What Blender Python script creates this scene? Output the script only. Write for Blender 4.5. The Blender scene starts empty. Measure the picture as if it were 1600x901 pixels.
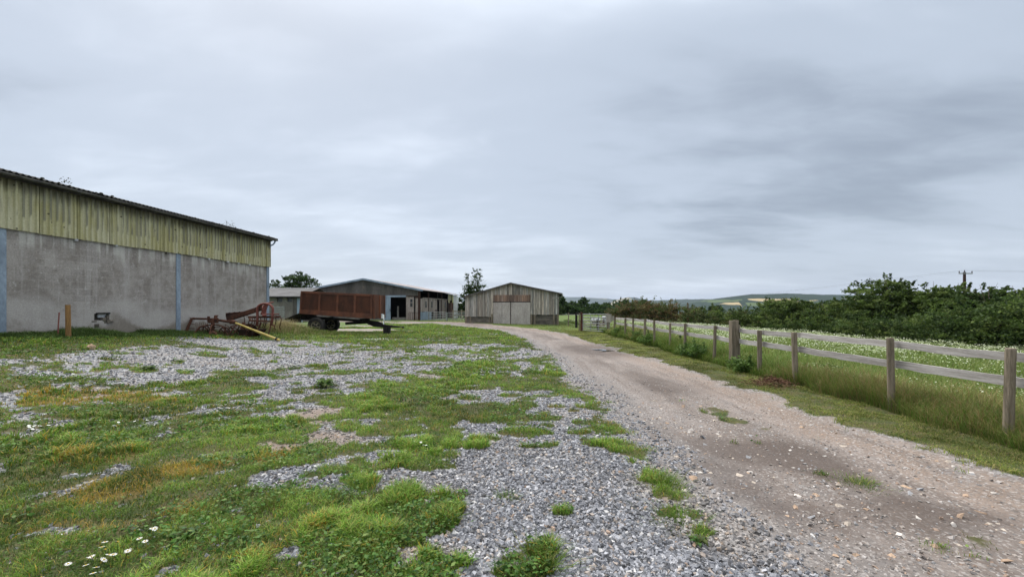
import bpy, math, random
import numpy as np
from mathutils import Vector, Matrix

# ------------------------------------------------------------------ camera, sky, sun, exposure
SC = bpy.context.scene
COL = SC.collection
HZ = 481.0      # horizon row of the level camera in a 1600x901 picture
F = 640.0       # focal length in the same pixels
CAMZ = 1.6
cam_d = bpy.data.cameras.new("camera"); cam = bpy.data.objects.new("camera", cam_d); COL.objects.link(cam)
cam.location = (0, 0, CAMZ); cam.rotation_euler = (math.radians(90), 0, 0)
cam_d.sensor_width = 36.0; cam_d.lens = 36.0 * F / 1600.0
cam_d.shift_y = (HZ - 450.5) / 1600.0
cam_d.clip_start = 0.05; cam_d.clip_end = 30000
SC.camera = cam
SC.view_settings.view_transform = 'Standard'; SC.view_settings.look = 'None'
SC.view_settings.exposure = 0.62; SC.view_settings.gamma = 1.0
SC.render.engine = 'CYCLES'
SC.cycles.use_denoising = True; SC.cycles.denoising_prefilter = 'ACCURATE'
SC.cycles.max_bounces = 4; SC.cycles.diffuse_bounces = 2; SC.cycles.glossy_bounces = 2
SC.cycles.transmission_bounces = 2; SC.cycles.volume_bounces = 0; SC.cycles.transparent_max_bounces = 4
SC.cycles.caustics_reflective = False; SC.cycles.caustics_refractive = False

SUN_EL, SUN_AZ = 52.0, -35.0      # azimuth from +Y towards +X
sd = bpy.data.lights.new("sun", 'SUN'); so = bpy.data.objects.new("sun", sd); COL.objects.link(so)
sd.energy = 2.0; sd.angle = math.radians(25); sd.color = (1.0, 0.97, 0.93)
_e, _a = math.radians(SUN_EL), math.radians(SUN_AZ)
sdir = Vector((math.cos(_e) * math.sin(_a), math.cos(_e) * math.cos(_a), math.sin(_e)))
so.rotation_euler = sdir.to_track_quat('Z', 'Y').to_euler()

W = bpy.data.worlds.new("World"); SC.world = W; W.use_nodes = True
def build_world():
    nt = W.node_tree; N = nt.nodes; L = nt.links; N.clear()
    def n(t, **k):
        o = N.new(t)
        for a, b in k.items(): setattr(o, a, b)
        return o
    def math_(op, a, b=None, c=None):
        m = n('ShaderNodeMath', operation=op)
        for i, v in enumerate((a, b, c)):
            if v is None: continue
            if isinstance(v, (int, float)): m.inputs[i].default_value = v
            else: L.new(v, m.inputs[i])
        return m.outputs[0]
    out = n('ShaderNodeOutputWorld'); mix = n('ShaderNodeMixShader')
    b1 = n('ShaderNodeBackground'); b2 = n('ShaderNodeBackground')
    sky = n('ShaderNodeTexSky', sky_type='NISHITA'); sky.sun_disc = False
    sky.sun_elevation = math.radians(SUN_EL); sky.sun_rotation = math.radians(SUN_AZ)
    sky.air_density = 1.0; sky.dust_density = 2.0
    L.new(sky.outputs[0], b1.inputs[0]); b1.inputs[1].default_value = 0.1
    tc = n('ShaderNodeTexCoord'); sep = n('ShaderNodeSeparateXYZ'); L.new(tc.outputs['Generated'], sep.inputs[0])
    X, Y, Z = sep.outputs
    den = math_('ADD', math_('MAXIMUM', Z, 0.0), 0.16)
    cx = math_('DIVIDE', X, den); cy = math_('DIVIDE', Y, den)
    cmb = n('ShaderNodeCombineXYZ'); L.new(cx, cmb.inputs[0]); L.new(cy, cmb.inputs[1])
    def noise(sc, st, rot, det, rough, off, dist=0.0):
        mp = n('ShaderNodeMapping'); L.new(cmb.outputs[0], mp.inputs[0])
        mp.inputs['Rotation'].default_value = (0, 0, math.radians(rot)); mp.inputs['Scale'].default_value = st
        mp.inputs['Location'].default_value = off
        t = n('ShaderNodeTexNoise'); L.new(mp.outputs[0], t.inputs['Vector'])
        t.inputs['Scale'].default_value = sc; t.inputs['Detail'].default_value = det; t.inputs['Roughness'].default_value = rough
        t.inputs['Distortion'].default_value = dist
        return t.outputs[0]
    a = noise(0.42, (1, 1.5, 1), 38, 4, 0.45, (3.1, 0.4, 0), 0.5)
    b = noise(1.0, (1, 2.4, 1), 40, 5, 0.5, (1.3, 7.4, 2), 0.5)
    c = noise(3.2, (1, 2.0, 1), 48, 5, 0.55, (9.3, 2.4, 5), 0.4)
    # darker bank of cloud low on the right, paler sheet on the left and overhead
    az = math_('DIVIDE', X, math_('ADD', math_('ABSOLUTE', Y), 0.15))
    el = math_('DIVIDE', Z, math_('ADD', math_('SQRT', math_('ADD', math_('MULTIPLY', X, X), math_('MULTIPLY', Y, Y))), 0.02))
    def gauss(v, m, s):
        d = math_('DIVIDE', math_('SUBTRACT', v, m), s)
        return math_('EXPONENT', math_('MULTIPLY', math_('MULTIPLY', d, d), -1.0))
    bank = math_('MULTIPLY', gauss(az, 0.9, 0.9), gauss(el, 0.20, 0.20))
    s = math_('ADD', math_('MULTIPLY', a, 0.60), math_('MULTIPLY', b, 0.27))
    s = math_('ADD', s, math_('MULTIPLY', c, 0.13))
    s = math_('SUBTRACT', s, math_('MULTIPLY', bank, 0.055))
    s = math_('ADD', s, math_('MULTIPLY', gauss(el, 0.0, 0.13), 0.055))
    s = math_('ADD', s, math_('MULTIPLY', gauss(az, -0.45, 0.8), 0.045))
    ramp = n('ShaderNodeValToRGB'); L.new(s, ramp.inputs[0])
    cr = ramp.color_ramp; cr.interpolation = 'EASE'
    cr.elements[0].position = 0.31; cr.elements[0].color = (0.235, 0.272, 0.325, 1)
    cr.elements[1].position = 0.68; cr.elements[1].color = (0.54, 0.595, 0.67, 1)
    e = cr.elements.new(0.5); e.color = (0.385, 0.435, 0.505, 1)
    # overcast sky is brighter towards the zenith
    zen = n('ShaderNodeMapRange', interpolation_type='SMOOTHSTEP'); L.new(Z, zen.inputs[0])
    zen.inputs[1].default_value = 0.50; zen.inputs[2].default_value = 0.95; zen.inputs[3].default_value = 0.97; zen.inputs[4].default_value = 3.3
    zm = n('ShaderNodeMix', data_type='RGBA'); L.new(math_('MULTIPLY', math_('SUBTRACT', zen.outputs[0], 0.97), 0.42), zm.inputs[0]); L.new(ramp.outputs[0], zm.inputs[6]); zm.inputs[7].default_value = (0.60, 0.585, 0.56, 1); L.new(zm.outputs[2], b2.inputs[0]); L.new(zen.outputs[0], b2.inputs[1])
    mix.inputs[0].default_value = 0.88
    L.new(b1.outputs[0], mix.inputs[1]); L.new(b2.outputs[0], mix.inputs[2]); L.new(mix.outputs[0], out.inputs[0])
build_world()

# ------------------------------------------------------------------ numeric helpers
rng = np.random.default_rng(7); random.seed(7)
def ss(t): t = np.clip(t, 0, 1); return t * t * (3 - 2 * t)
def _hash(i, j, s):
    h = (i.astype(np.int64) * 374761393 + j.astype(np.int64) * 668265263 + s * 974711) & 0x7fffffff
    h = ((h ^ (h >> 13)) * 1274126177) & 0x7fffffff
    return ((h ^ (h >> 16)) & 0xffff) / 65535.0
def vnoise(x, y, s=0):
    x = np.asarray(x, float); y = np.asarray(y, float)
    i = np.floor(x); j = np.floor(y); u = ss(x - i); v = ss(y - j)
    a = _hash(i, j, s); b = _hash(i + 1, j, s); c = _hash(i, j + 1, s); d = _hash(i + 1, j + 1, s)
    return (a * (1 - u) + b * u) * (1 - v) + (c * (1 - u) + d * u) * v
def fbm(x, y, s=0, o=4):
    r = 0; a = .5; f = 1
    for k in range(o): r = r + a * (vnoise(x * f + 13.7 * k, y * f - 7.1 * k, s + k) - .5); a *= .5; f *= 2.03
    return r      # about -0.45 .. 0.45
TRK = np.array([(3.1, -90), (3.1, 3), (3.07, 7), (2.9, 12), (2.2, 21), (0.9, 29), (-1.5, 33.4), (-6.3, 39.5), (-12.5, 44.5), (-20, 47.5), (-34, 49.5)], float)
def track_dist(x, y):
    x = np.asarray(x, float); y = np.asarray(y, float); best = np.full(x.shape, 1e9); side = np.zeros(x.shape)
    for (a, b) in zip(TRK[:-1], TRK[1:]):
        d = b - a; L2 = d @ d; t = np.clip(((x - a[0]) * d[0] + (y - a[1]) * d[1]) / L2, 0, 1)
        qx = x - a[0] - t * d[0]; qy = y - a[1] - t * d[1]; r = np.hypot(qx, qy)
        s = np.sign(qx * d[1] - qy * d[0]); m = r < best; best = np.where(m, r, best); side = np.where(m, s, side)
    return best, side
def height(x, y, fine=True):
    x = np.asarray(x, float); y = np.asarray(y, float)
    h = .78 * ss((-x - 5) / 10) * (1 - .9 * ss((y - 9) / 17)) * (1 - ss((-x - 60) / 60))
    h = h + .2 * np.exp(-((x + 5) ** 2 + (y - 40) ** 2) / 40)
    r = np.hypot(x, y)
    h = h - 70 * ss((r - 112) / 520)
    if fine:
        near = 1 - ss((r - 60) / 50)
        h = h + near * (.10 * fbm(x * .35, y * .35, 3, 3) + .035 * fbm(x * 2.2, y * 2.2, 5, 3))
        d, s = track_dist(x, y)
        h = h - near * .035 * np.exp(-((d - .78) / .28) ** 2) - near * .02 * (1 - ss((d - 1.2) / .5))
    return h
def H(x, y): return float(height(np.array([x]), np.array([y]))[0])
def gpt(px, py):
    "ground point seen at that pixel of the photograph"
    Y = CAMZ * F / (py - HZ)
    for _ in range(12):
        X = (px - 800) / F * Y; Y = .5 * Y + .5 * (CAMZ - H(X, Y)) * F / (py - HZ)
    return (px - 800) / F * Y, Y
def P(px, py, Y): return Vector(((px - 800) / F * Y, Y, CAMZ + (HZ - py) / F * Y))
def blob(px, py, rx, ry, w):
    Y = CAMZ * F / (py - HZ); return ((px - 800) / F * Y, Y, rx / F * Y, ry * Y * Y / (F * CAMZ), w)
def blobs(x, y, lst):
    v = np.zeros(x.shape)
    for (cx, cy, rx, ry, w) in lst:
        m = (np.abs(x - cx) < rx * 2.2) & (np.abs(y - cy) < ry * 2.2)
        if m.any():
            q = ((x[m] - cx) / rx) ** 2 + ((y[m] - cy) / ry) ** 2
            v[m] += w * (1 - ss((np.sqrt(q) - .55) / .9))
    return v
YARD = [blob(*b) for b in [
    # bare gravel
    (560, 570, 160, 25, -1.1), (290, 572, 130, 13, -1.3), (250, 596, 80, 9, -1.0), (350, 549, 80, 6, -.9), (470, 546, 90, 9, -.9), (745, 614, 48, 13, -1.1), (720, 541, 70, 5, -.8),
    (840, 553, 45, 7, -.7), (800, 570, 40, 6, -.6), (470, 640, 60, 12, -1.2), (490, 690, 65, 15, -1.3), (560, 752, 140, 22, -1.35), (440, 748, 50, 17, -1.2),
    (800, 690, 110, 30, -1.0), (840, 745, 120, 44, -1.1), (950, 830, 250, 90, -.7), (870, 640, 90, 16, -.8), (40, 832, 110, 10, -1.0), (190, 795, 40, 9, -.6),
    (620, 876, 80, 16, -1.0), (800, 800, 90, 30, -.9), (420, 620, 40, 8, -.7), (520, 610, 60, 6, -.5), (570, 690, 40, 8, -.5), (390, 800, 45, 10, -.5), (900, 600, 50, 10, -.5), (690, 760, 40, 14, -.5), (360, 640, 30, 6, -.6), (640, 690, 25, 10, -.4),
    (950, 680, 60, 8, -.5), (700, 530, 60, 3, -.5),
    # patches of grass on the gravel
    (395, 590, 55, 10, .9), (80, 572, 100, 22, 1.2), (150, 548, 90, 6, .8), (335, 606, 50, 7, .7), (610, 556, 40, 5, .5), (690, 580, 40, 5, .6), (800, 640, 60, 8, .4), (640, 660, 60, 10, .4), (640, 606, 90, 11, .9), (590, 628, 110, 12, .8), (760, 645, 90, 14, .7), (685, 722, 60, 24, .8), (735, 800, 34, 34, .9), (562, 752, 28, 12, 1.4), (450, 785, 60, 30, .9), (640, 790, 90, 30, .6),
    (795, 772, 22, 8, 1.2), (845, 780, 30, 10, 1.1), (846, 870, 30, 15, 1.8), (800, 882, 16, 9, 1.3), (1000, 700, 52, 13, 1.5), (960, 655, 34, 8, 1.3), (1040, 720, 32, 11, 1.5), (1036, 748, 26, 15, 1.5),
    (1062, 808, 46, 12, 1.6), (1092, 848, 20, 8, 1.5), (975, 678, 44, 10, 1.2), (905, 604, 40, 6, 1.2), (830, 601, 60, 8, 1.1), (760, 594, 60, 7, 1.0), (870, 585, 50, 5, 1.0), (925, 692, 30, 7, 1.0),
    (880, 560, 30, 6, .8), (730, 570, 60, 6, .8), (655, 562, 50, 6, .9), (450, 578, 16, 4, 1.1), (545, 545, 14, 3, .9), (640, 585, 40, 5, .8), (945, 780, 20, 8, 1.0), (968, 812, 18, 8, .9), (835, 686, 14, 7, 1.0),
    (915, 636, 26, 6, .9), (860, 650, 18, 6, .8), (700, 690, 40, 12, .5), (560, 700, 50, 10, .5), (480, 750, 36, 10, .9), (760, 688, 26, 7, 1.0), (920, 830, 24, 6, .7), (1130, 782, 26, 8, 1.0), (1180, 850, 22, 9, .7)]]
TRKG = [blob(*b) for b in [(1112, 641, 26, 9, 1.2), (1150, 655, 26, 5, 1.1), (1168, 690, 26, 6, .8), (1340, 752, 26, 7, 1.2), (1262, 742, 34, 6, .7), (1395, 768, 16, 6, .8), (1200, 668, 30, 3, .5), (1090, 625, 40, 3, .6), (1300, 738, 30, 5, .5), (1520, 850, 70, 22, .75), (1060, 610, 40, 3, .5), (1450, 815, 60, 12, .5)]]
DRY = [blob(*b) for b in [(175, 768, 62, 22, 1.0), (150, 716, 70, 12, .8), (280, 738, 66, 12, .8), (430, 712, 26, 14, 1.0), (330, 725, 40, 8, .7), (150, 628, 110, 9, 1.0), (60, 640, 60, 6, .8), (520, 820, 60, 20, .3), (290, 800, 50, 16, .4),
    (110, 830, 70, 12, .4), (960, 660, 20, 6, .5), (1130, 790, 60, 14, .3), (700, 650, 50, 6, .3), (870, 640, 50, 6, .4), (430, 870, 60, 14, .4), (1040, 690, 40, 12, .4)]]
WET = [blob(*b) for b in [(1430, 800, 110, 30, .6), (1250, 800, 60, 30, .5), (1050, 600, 50, 14, .5), (1120, 690, 40, 20, .5), (1560, 800, 50, 16, .4), (1235, 712, 75, 26, .9), (1130, 740, 60, 30, .5), (1080, 690, 70, 40, .35), (945, 545, 70, 9, .8), (1180, 770, 60, 25, .4), (1330, 745, 40, 14, .4), (300, 605, 70, 6, .9), (480, 650, 60, 10, .3)]]
BROWN = [blob(*b) for b in [(480, 690, 90, 22, .9), (490, 650, 60, 12, .9), (690, 588, 40, 6, .7), (650, 625, 50, 6, .5), (860, 600, 60, 8, .4), (700, 612, 22, 8, .6), (350, 690, 60, 12, .6), (640, 870, 100, 16, .6), (560, 640, 80, 10, .6), (1060, 760, 70, 30, .6), (1120, 830, 80, 40, .5), (150, 625, 120, 8, .7), (760, 530, 60, 4, .4)]]
PALE = [blob(*b) for b in [(560, 516.5, 60, 2.0, 1.1), (575, 511, 36, .9, .9), (640, 507, 36, .9, .9)]]
_tr = np.random.default_rng(77); _n = 620
_ty = 2.2 + 24 * _tr.random(_n) ** 1.6; _tx = _tr.uniform(-1.05, .30, _n) * _ty + _tr.normal(0, .8, _n)
_ts = (.05 + .13 * _tr.random(_n) ** 2) * (1 + .9 * ss((_ty - 4) / 12))
TUFTS = [(a, b, s_ * _tr.uniform(1.0, 2.0), s_, 1.0) for a, b, s_ in zip(_tx, _ty, _ts) if a < 1.55 and not (-.35 < a < 1.3 and b < 5.2 and (s_ > .09 or _tr.random() < .5)) and _tr.random() < .8]
def masks(x, y):
    d, s = track_dist(x, y)
    nz = fbm(x * 1.1, y * 1.1, 21, 4); nf = fbm(x * 5, y * 5, 31, 3)
    hw = 1.45 + .25 * ss((y - 25) / 10)
    track = 1 - ss((d - hw + .9 * nz + .6 * nf + .3 + .25 * (s < 0)) / np.where(s < 0, 1.3, .75))
    right = ((s > 0) & (y < 34)) | (y > 34) & (s > 0)
    base = .40 + .25 * ss((-x - .8) / 1.0) * (1 - ss((y - 4) / 3)) - .62 * ss((x + 1.0) / 1.4) * (1 - .6 * ss((y - 4) / 3)) * (1 - ss((y - 8) / 4))
    base = base + .30 * ss((y - 15) / 6)
    base = np.where(y < -1, .0, base)
    g = base + blobs(x, y, YARD) * .9 + 1.5 * fbm(x * 1.6, y * 1.6, 41, 4) + 1.1 * fbm(x * 3.1, y * 3.1, 43, 3) + 1.1 * nf
    g = g + .8 * fbm(x * 7.5, y * 7.5, 45, 3) + .04
    T = .6 * vnoise(x * 8, y * 8, 46) + .4 * vnoise(x * 19, y * 19, 47)
    grass = ss((ss((g + .16) / .90) - .9 * T + .08) / .22)
    tf = blobs(x + .12 * nf, y + .12 * nz, TUFTS); grass = np.maximum(grass, ss((tf + .5 * (vnoise(x * 14, y * 14, 48) - .6) - .25) / .25) * (np.abs(x) < 30))
    grass = np.where(right, 1.0, grass)
    tg = .95 * blobs(x, y, TRKG) + 1.4 * nf + .8 * nz - .42 - .5 * T
    grass = np.maximum(grass * (1 - ss((track - .15) / .5)), ss(tg / .4) * track * .8)
    pale = ss((blobs(x, y, PALE) + 1.2 * nf - .3) / .3)
    grass = grass * (1 - pale)
    dry = np.clip(blobs(x, y, DRY) + 1.0 * nf, 0, 1)
    wet = np.clip(blobs(x, y, WET) + .6 * nz * (track > .3), 0, 1)
    brown = np.clip(blobs(x, y, BROWN) + .8 * nz, 0, 1)
    rut = np.exp(-((d - .80 + .5 * nz) / .30) ** 2) * np.clip(.75 + 1.2 * nf, 0, 1)
    wet = np.clip(wet + .55 * np.exp(-((d - .15 + .4 * nz) / .28) ** 2) * ss((.12 + fbm(x * .9, y * .5, 61, 3)) / .25), 0, 1)
    sand = ss((d * s - .55 + .6 * nz + .5 * nf) / .7); lawn = ss((np.hypot(x, y) - 24) / 10)
    left = ss((-d * s - .2 + .7 * nz + .6 * nf) / .9)
    return dict(left=left, sand=sand, lawn=lawn, rut=rut, track=track, grass=grass, dry=dry, wet=wet, brown=brown, pale=pale, right=right, d=d)

# ------------------------------------------------------------------ mesh helpers
def mesh_np(name, V, faces, mat, parent=None, tint=None, smooth=False, extra=None):
    V = np.ascontiguousarray(V, np.float32).reshape(-1, 3)
    me = bpy.data.meshes.new(name)
    if not isinstance(faces, (list, tuple)): faces = [faces]
    faces = [np.asarray(f, np.int32) for f in faces if len(f)]
    li = np.concatenate([f.ravel() for f in faces]); cnt = np.concatenate([np.full(len(f), f.shape[1], np.int32) for f in faces])
    st = np.concatenate([[0], np.cumsum(cnt)[:-1]]).astype(np.int32)
    me.vertices.add(len(V)); me.vertices.foreach_set('co', V.ravel())
    me.loops.add(len(li)); me.loops.foreach_set('vertex_index', li)
    me.polygons.add(len(cnt)); me.polygons.foreach_set('loop_start', st)
    me.polygons.foreach_set('use_smooth', np.full(len(cnt), smooth))
    if tint is not None:
        t = np.ones((len(V), 4), np.float32); t[:, :3] = tint
        me.attributes.new('tint', 'FLOAT_COLOR', 'POINT').data.foreach_set('color', t.ravel())
    for k, a in (extra or {}).items():
        me.attributes.new(k, 'FLOAT', 'POINT').data.foreach_set('value', np.ascontiguousarray(a, np.float32))
    me.update(calc_edges=True); me.validate()
    ob = bpy.data.objects.new(name, me); COL.objects.link(ob)
    me.materials.append(mat)
    if parent is not None: ob.parent = parent
    return ob
class MB:
    def __init__(s): s.v = []; s.f = []; s.t = []
    def add(s, vs, fs, tint=1.0):
        o = len(s.v); s.v += [tuple(v) for v in vs]; s.f += [tuple(i + o for i in f) for f in fs]
        t = (tint,) * 3 if isinstance(tint, (int, float)) else tuple(tint); s.t += [t] * len(vs); return s
    def box(s, a, b, tint=1.0, M=None):
        x0, x1 = sorted((a[0], b[0])); y0, y1 = sorted((a[1], b[1])); z0, z1 = sorted((a[2], b[2]))
        vs = [Vector(p) for p in ((x0, y0, z0), (x1, y0, z0), (x1, y1, z0), (x0, y1, z0), (x0, y0, z1), (x1, y0, z1), (x1, y1, z1), (x0, y1, z1))]
        if M is not None: vs = [M @ v for v in vs]
        return s.add(vs, [(0, 3, 2, 1), (4, 5, 6, 7), (0, 1, 5, 4), (1, 2, 6, 5), (2, 3, 7, 6), (3, 0, 4, 7)], tint)
    def bar(s, a, b, w, h=None, tint=1.0, up=(0, 0, 1), taper=1.0):
        a, b = Vector(a), Vector(b); h = h or w; d = (b - a).normalized(); u = Vector(up)
        sd_ = d.cross(u)
        if sd_.length < 1e-3: sd_ = d.cross(Vector((0, 1, 0)))
        sd_.normalize(); u = sd_.cross(d).normalized()
        vs = []
        for p, k in ((a, 1), (b, taper)):
            for i, j in ((-1, -1), (1, -1), (1, 1), (-1, 1)): vs.append(p + sd_ * i * w * k / 2 + u * j * h * k / 2)
        return s.add(vs, [(0, 1, 2, 3), (7, 6, 5, 4), (0, 4, 5, 1), (1, 5, 6, 2), (2, 6, 7, 3), (3, 7, 4, 0)], tint)
    def tube(s, pts, r, n=8, tint=1.0, r2=None, cap=True):
        pts = [Vector(p) for p in pts]; m = len(pts); vs = []; prev = None
        for i, p in enumerate(pts):
            d = (pts[min(i + 1, m - 1)] - pts[max(i - 1, 0)]).normalized()
            ref = Vector((0, 0, 1)) if abs(d.z) < .9 else Vector((0, 1, 0))
            if prev is None: a = d.cross(ref).normalized()
            else: a = (prev - d * prev.dot(d)).normalized()
            prev = a; b = d.cross(a)
            rr = r if r2 is None else r + (r2 - r) * i / max(1, m - 1)
            if isinstance(r, (list, tuple)): rr = r[i]
            for k in range(n):
                an = 2 * math.pi * k / n; vs.append(p + (a * math.cos(an) + b * math.sin(an)) * rr)
        fs = [(i * n + k, i * n + (k + 1) % n, (i + 1) * n + (k + 1) % n, (i + 1) * n + k) for i in range(m - 1) for k in range(n)]
        if cap: fs += [tuple(range(n))[::-1], tuple((m - 1) * n + k for k in range(n))]
        return s.add(vs, fs, tint)
    def prism(s, poly, d, tint=1.0):
        "poly: points on one plane, pushed by the vector d"
        n = len(poly); a = [Vector(p) for p in poly]; d = Vector(d); vs = a + [p + d for p in a]
        return s.add(vs, [tuple(range(n))[::-1], tuple(range(n, 2 * n))] + [(i, (i + 1) % n, n + (i + 1) % n, n + i) for i in range(n)], tint)
    def lathe(s, prof, c, axis='y', n=24, tint=1.0):
        vs = []
        for (r, t) in prof:
            for k in range(n):
                an = 2 * math.pi * k / n; u, v = r * math.cos(an), r * math.sin(an)
                q = (u, t, v) if axis == 'y' else ((u, v, t) if axis == 'z' else (t, u, v))
                vs.append(Vector(c) + Vector(q))
        m = len(prof); fs = [(i * n + k, i * n + (k + 1) % n, (i + 1) * n + (k + 1) % n, (i + 1) * n + k) for i in range(m - 1) for k in range(n)]
        return s.add(vs, fs, tint)
    def build(s, name, mat, parent=None, smooth=False, bevel=0):
        me = bpy.data.meshes.new(name); me.from_pydata(s.v, [], s.f)
        t = np.ones((len(s.v), 4), np.float32); t[:, :3] = np.array(s.t)
        me.attributes.new('tint', 'FLOAT_COLOR', 'POINT').data.foreach_set('color', t.ravel())
        me.materials.append(mat); me.update()
        if smooth: me.polygons.foreach_set('use_smooth', [True] * len(me.polygons))
        ob = bpy.data.objects.new(name, me); COL.objects.link(ob)
        if parent is not None: ob.parent = parent
        if bevel:
            b = ob.modifiers.new('bevel', 'BEVEL'); b.width = bevel; b.segments = 2; b.limit_method = 'ANGLE'
        return ob
def thing(name, label, cat, loc=(0, 0, 0), rotz=0.0, group=None):
    o = bpy.data.objects.new(name, None); COL.objects.link(o); o.location = loc; o.rotation_euler = (0, 0, rotz)
    o.empty_display_size = .2
    return tag(o, label, cat, group)
def tag(o, label=None, cat=None, group=None, kind=None):
    if label: o['label'] = label
    if cat: o['category'] = cat
    if group: o['group'] = group
    if kind: o['kind'] = kind
    return o

# ------------------------------------------------------------------ materials
def new_mat(name):
    m = bpy.data.materials.new(name); m.use_nodes = True; nt = m.node_tree; nt.nodes.clear()
    return m, nt
class G:
    "tiny node graph helper"
    def __init__(s, nt): s.nt = nt; s.N = nt.nodes; s.L = nt.links
    def n(s, t, **k):
        o = s.N.new(t)
        for a, b in k.items(): setattr(o, a, b)
        return o
    def put(s, sock, v):
        if v is None: return
        if isinstance(v, bpy.types.NodeSocket): s.L.new(v, sock)
        elif isinstance(v, (tuple, list)) and len(v) == 3 and sock.type == 'RGBA': sock.default_value = (*v, 1)
        else: sock.default_value = v
    def math(s, op, a, b=None, c=None, clamp=False):
        m = s.n('ShaderNodeMath', operation=op, use_clamp=clamp)
        for i, v in enumerate((a, b, c)): s.put(m.inputs[i], v)
        return m.outputs[0]
    def obj(s): return s.n('ShaderNodeTexCoord').outputs['Object']
    def map(s, v, scale=(1, 1, 1), loc=(0, 0, 0), rot=(0, 0, 0)):
        m = s.n('ShaderNodeMapping'); s.put(m.inputs[0], v); m.inputs['Scale'].default_value = scale; m.inputs['Location'].default_value = loc; m.inputs['Rotation'].default_value = rot
        return m.outputs[0]
    def noise(s, v, sc, det=4, rough=.55, dist=0):
        t = s.n('ShaderNodeTexNoise'); s.put(t.inputs['Vector'], v); t.inputs['Scale'].default_value = sc; t.inputs['Detail'].default_value = det
        t.inputs['Roughness'].default_value = rough; t.inputs['Distortion'].default_value = dist
        return t.outputs[0]
    def voro(s, v, sc, feat='F1', rnd=1.0):
        t = s.n('ShaderNodeTexVoronoi', feature=feat); s.put(t.inputs['Vector'], v); t.inputs['Scale'].default_value = sc; t.inputs['Randomness'].default_value = rnd
        return t
    def rng(s, v, a, b, c=0.0, d=1.0, smooth=True):
        t = s.n('ShaderNodeMapRange', interpolation_type='SMOOTHSTEP' if smooth else 'LINEAR'); s.put(t.inputs[0], v)
        for i, q in enumerate((a, b, c, d)): s.put(t.inputs[i + 1], q)
        return t.outputs[0]
    def mix(s, f, a, b, mode='MIX'):
        t = s.n('ShaderNodeMix', data_type='RGBA', blend_type=mode); s.put(t.inputs[0], f); s.put(t.inputs[6], a); s.put(t.inputs[7], b)
        return t.outputs[2]
    def ramp(s, v, stops):
        t = s.n('ShaderNodeValToRGB'); s.put(t.inputs[0], v); cr = t.color_ramp
        while len(cr.elements) < len(stops): cr.elements.new(.5)
        for e, (p, c) in zip(cr.elements, stops): e.position = p; e.color = (*c, 1)
        return t.outputs[0]
    def attr(s, name, fac=False):
        t = s.n('ShaderNodeAttribute', attribute_name=name); return t.outputs['Fac' if fac else 'Color']
    def bump(s, h, st, dist=.02):
        t = s.n('ShaderNodeBump'); s.put(t.inputs['Height'], h); t.inputs['Strength'].default_value = st; t.inputs['Distance'].default_value = dist
        return t.outputs[0]
    def out(s, col, rough=.85, normal=None, metal=0.0, spec=.3, trans=0.0):
        b = s.n('ShaderNodeBsdfPrincipled'); s.put(b.inputs['Base Color'], col); s.put(b.inputs['Roughness'], rough); s.put(b.inputs['Metallic'], metal)
        b.inputs['Specular IOR Level'].default_value = spec
        if normal is not None: s.L.new(normal, b.inputs['Normal'])
        o = s.n('ShaderNodeOutputMaterial'); sh = b.outputs[0]
        if trans:
            t = s.n('ShaderNodeBsdfTranslucent'); s.put(t.inputs[0], col); m = s.n('ShaderNodeMixShader'); m.inputs[0].default_value = trans
            s.L.new(sh, m.inputs[1]); s.L.new(t.outputs[0], m.inputs[2]); sh = m.outputs[0]
        s.L.new(sh, o.inputs[0])
def stained(name, base, dark=None, spot=None, sc=3.0, stretch=(1, 1, 1), thr=.55, fine=30, rough=.85, bump=.3, metal=0.0, spec=.25, amt=.8, bd=.01):
    m, nt = new_mat(name); g = G(nt); v = g.obj(); vs = g.map(v, stretch)
    dark = dark or tuple(c * .55 for c in base)
    a = g.noise(vs, sc, 6, .6); col = g.mix(g.rng(a, .36, .66), base, dark)
    if spot:
        b = g.noise(g.map(v, tuple(q * 1.7 for q in stretch), (3, 8, 1)), sc * 2.1, 8, .68); col = g.mix(g.math('MULTIPLY', g.rng(b, thr, thr + .12), amt), col, spot)
    f = g.noise(vs, fine, 4, .6); col = g.mix(.55, col, g.mix(1.0, col, g.ramp(f, [(.25, (.55, .55, .55)), (.75, (1.4, 1.4, 1.4))]), 'MULTIPLY'))
    col = g.mix(1.0, col, g.attr('tint'), 'MULTIPLY')
    nrm = g.bump(g.noise(vs, fine * 1.3, 5, .6), bump, bd)
    g.out(col, rough, nrm, metal, spec); return m
def tinted(name, rough=.8, trans=0.0, spec=.2, bumpsc=0):
    m, nt = new_mat(name); g = G(nt); col = g.attr('tint'); nrm = None
    if bumpsc:
        nn = g.noise(g.obj(), bumpsc, 3, .6); nrm = g.bump(nn, .5, .01)
        col = g.mix(1.0, col, g.ramp(nn, [(.3, (.7, .7, .7)), (.7, (1.25, 1.25, 1.25))]), 'MULTIPLY')
    g.out(col, rough, nrm, 0, spec, trans); return m
M_LEAF = tinted('leaf', .6, .42, .2); M_BLADE = tinted('grass_blade', .6, .3, .2); M_STONE = tinted('stone_chip', .8, 0, .3, 60)
M_PETAL = tinted('petal', .6, .25)
M_BARK = stained('bark', (.11, .085, .06), (.05, .04, .03), (.09, .1, .06), 4, (1, 1, .3), fine=20)
M_WOOD = stained('weathered_board', (.42, .385, .335), (.22, .20, .175), (.10, .09, .08), 5, (3, 3, .25), .56, 40, .9, .5)
M_RAIL = stained('weathered_rail', (.43, .41, .39), (.29, .27, .25), (.07, .06, .055), 3, (4, .6, 9), .60, 36, .9, .6, amt=.9)
M_POST = stained('weathered_post', (.235, .195, .145), (.12, .10, .072), (.16, .18, .09), 4, (5, 5, .5), .58, 30, .92, .6)
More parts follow.
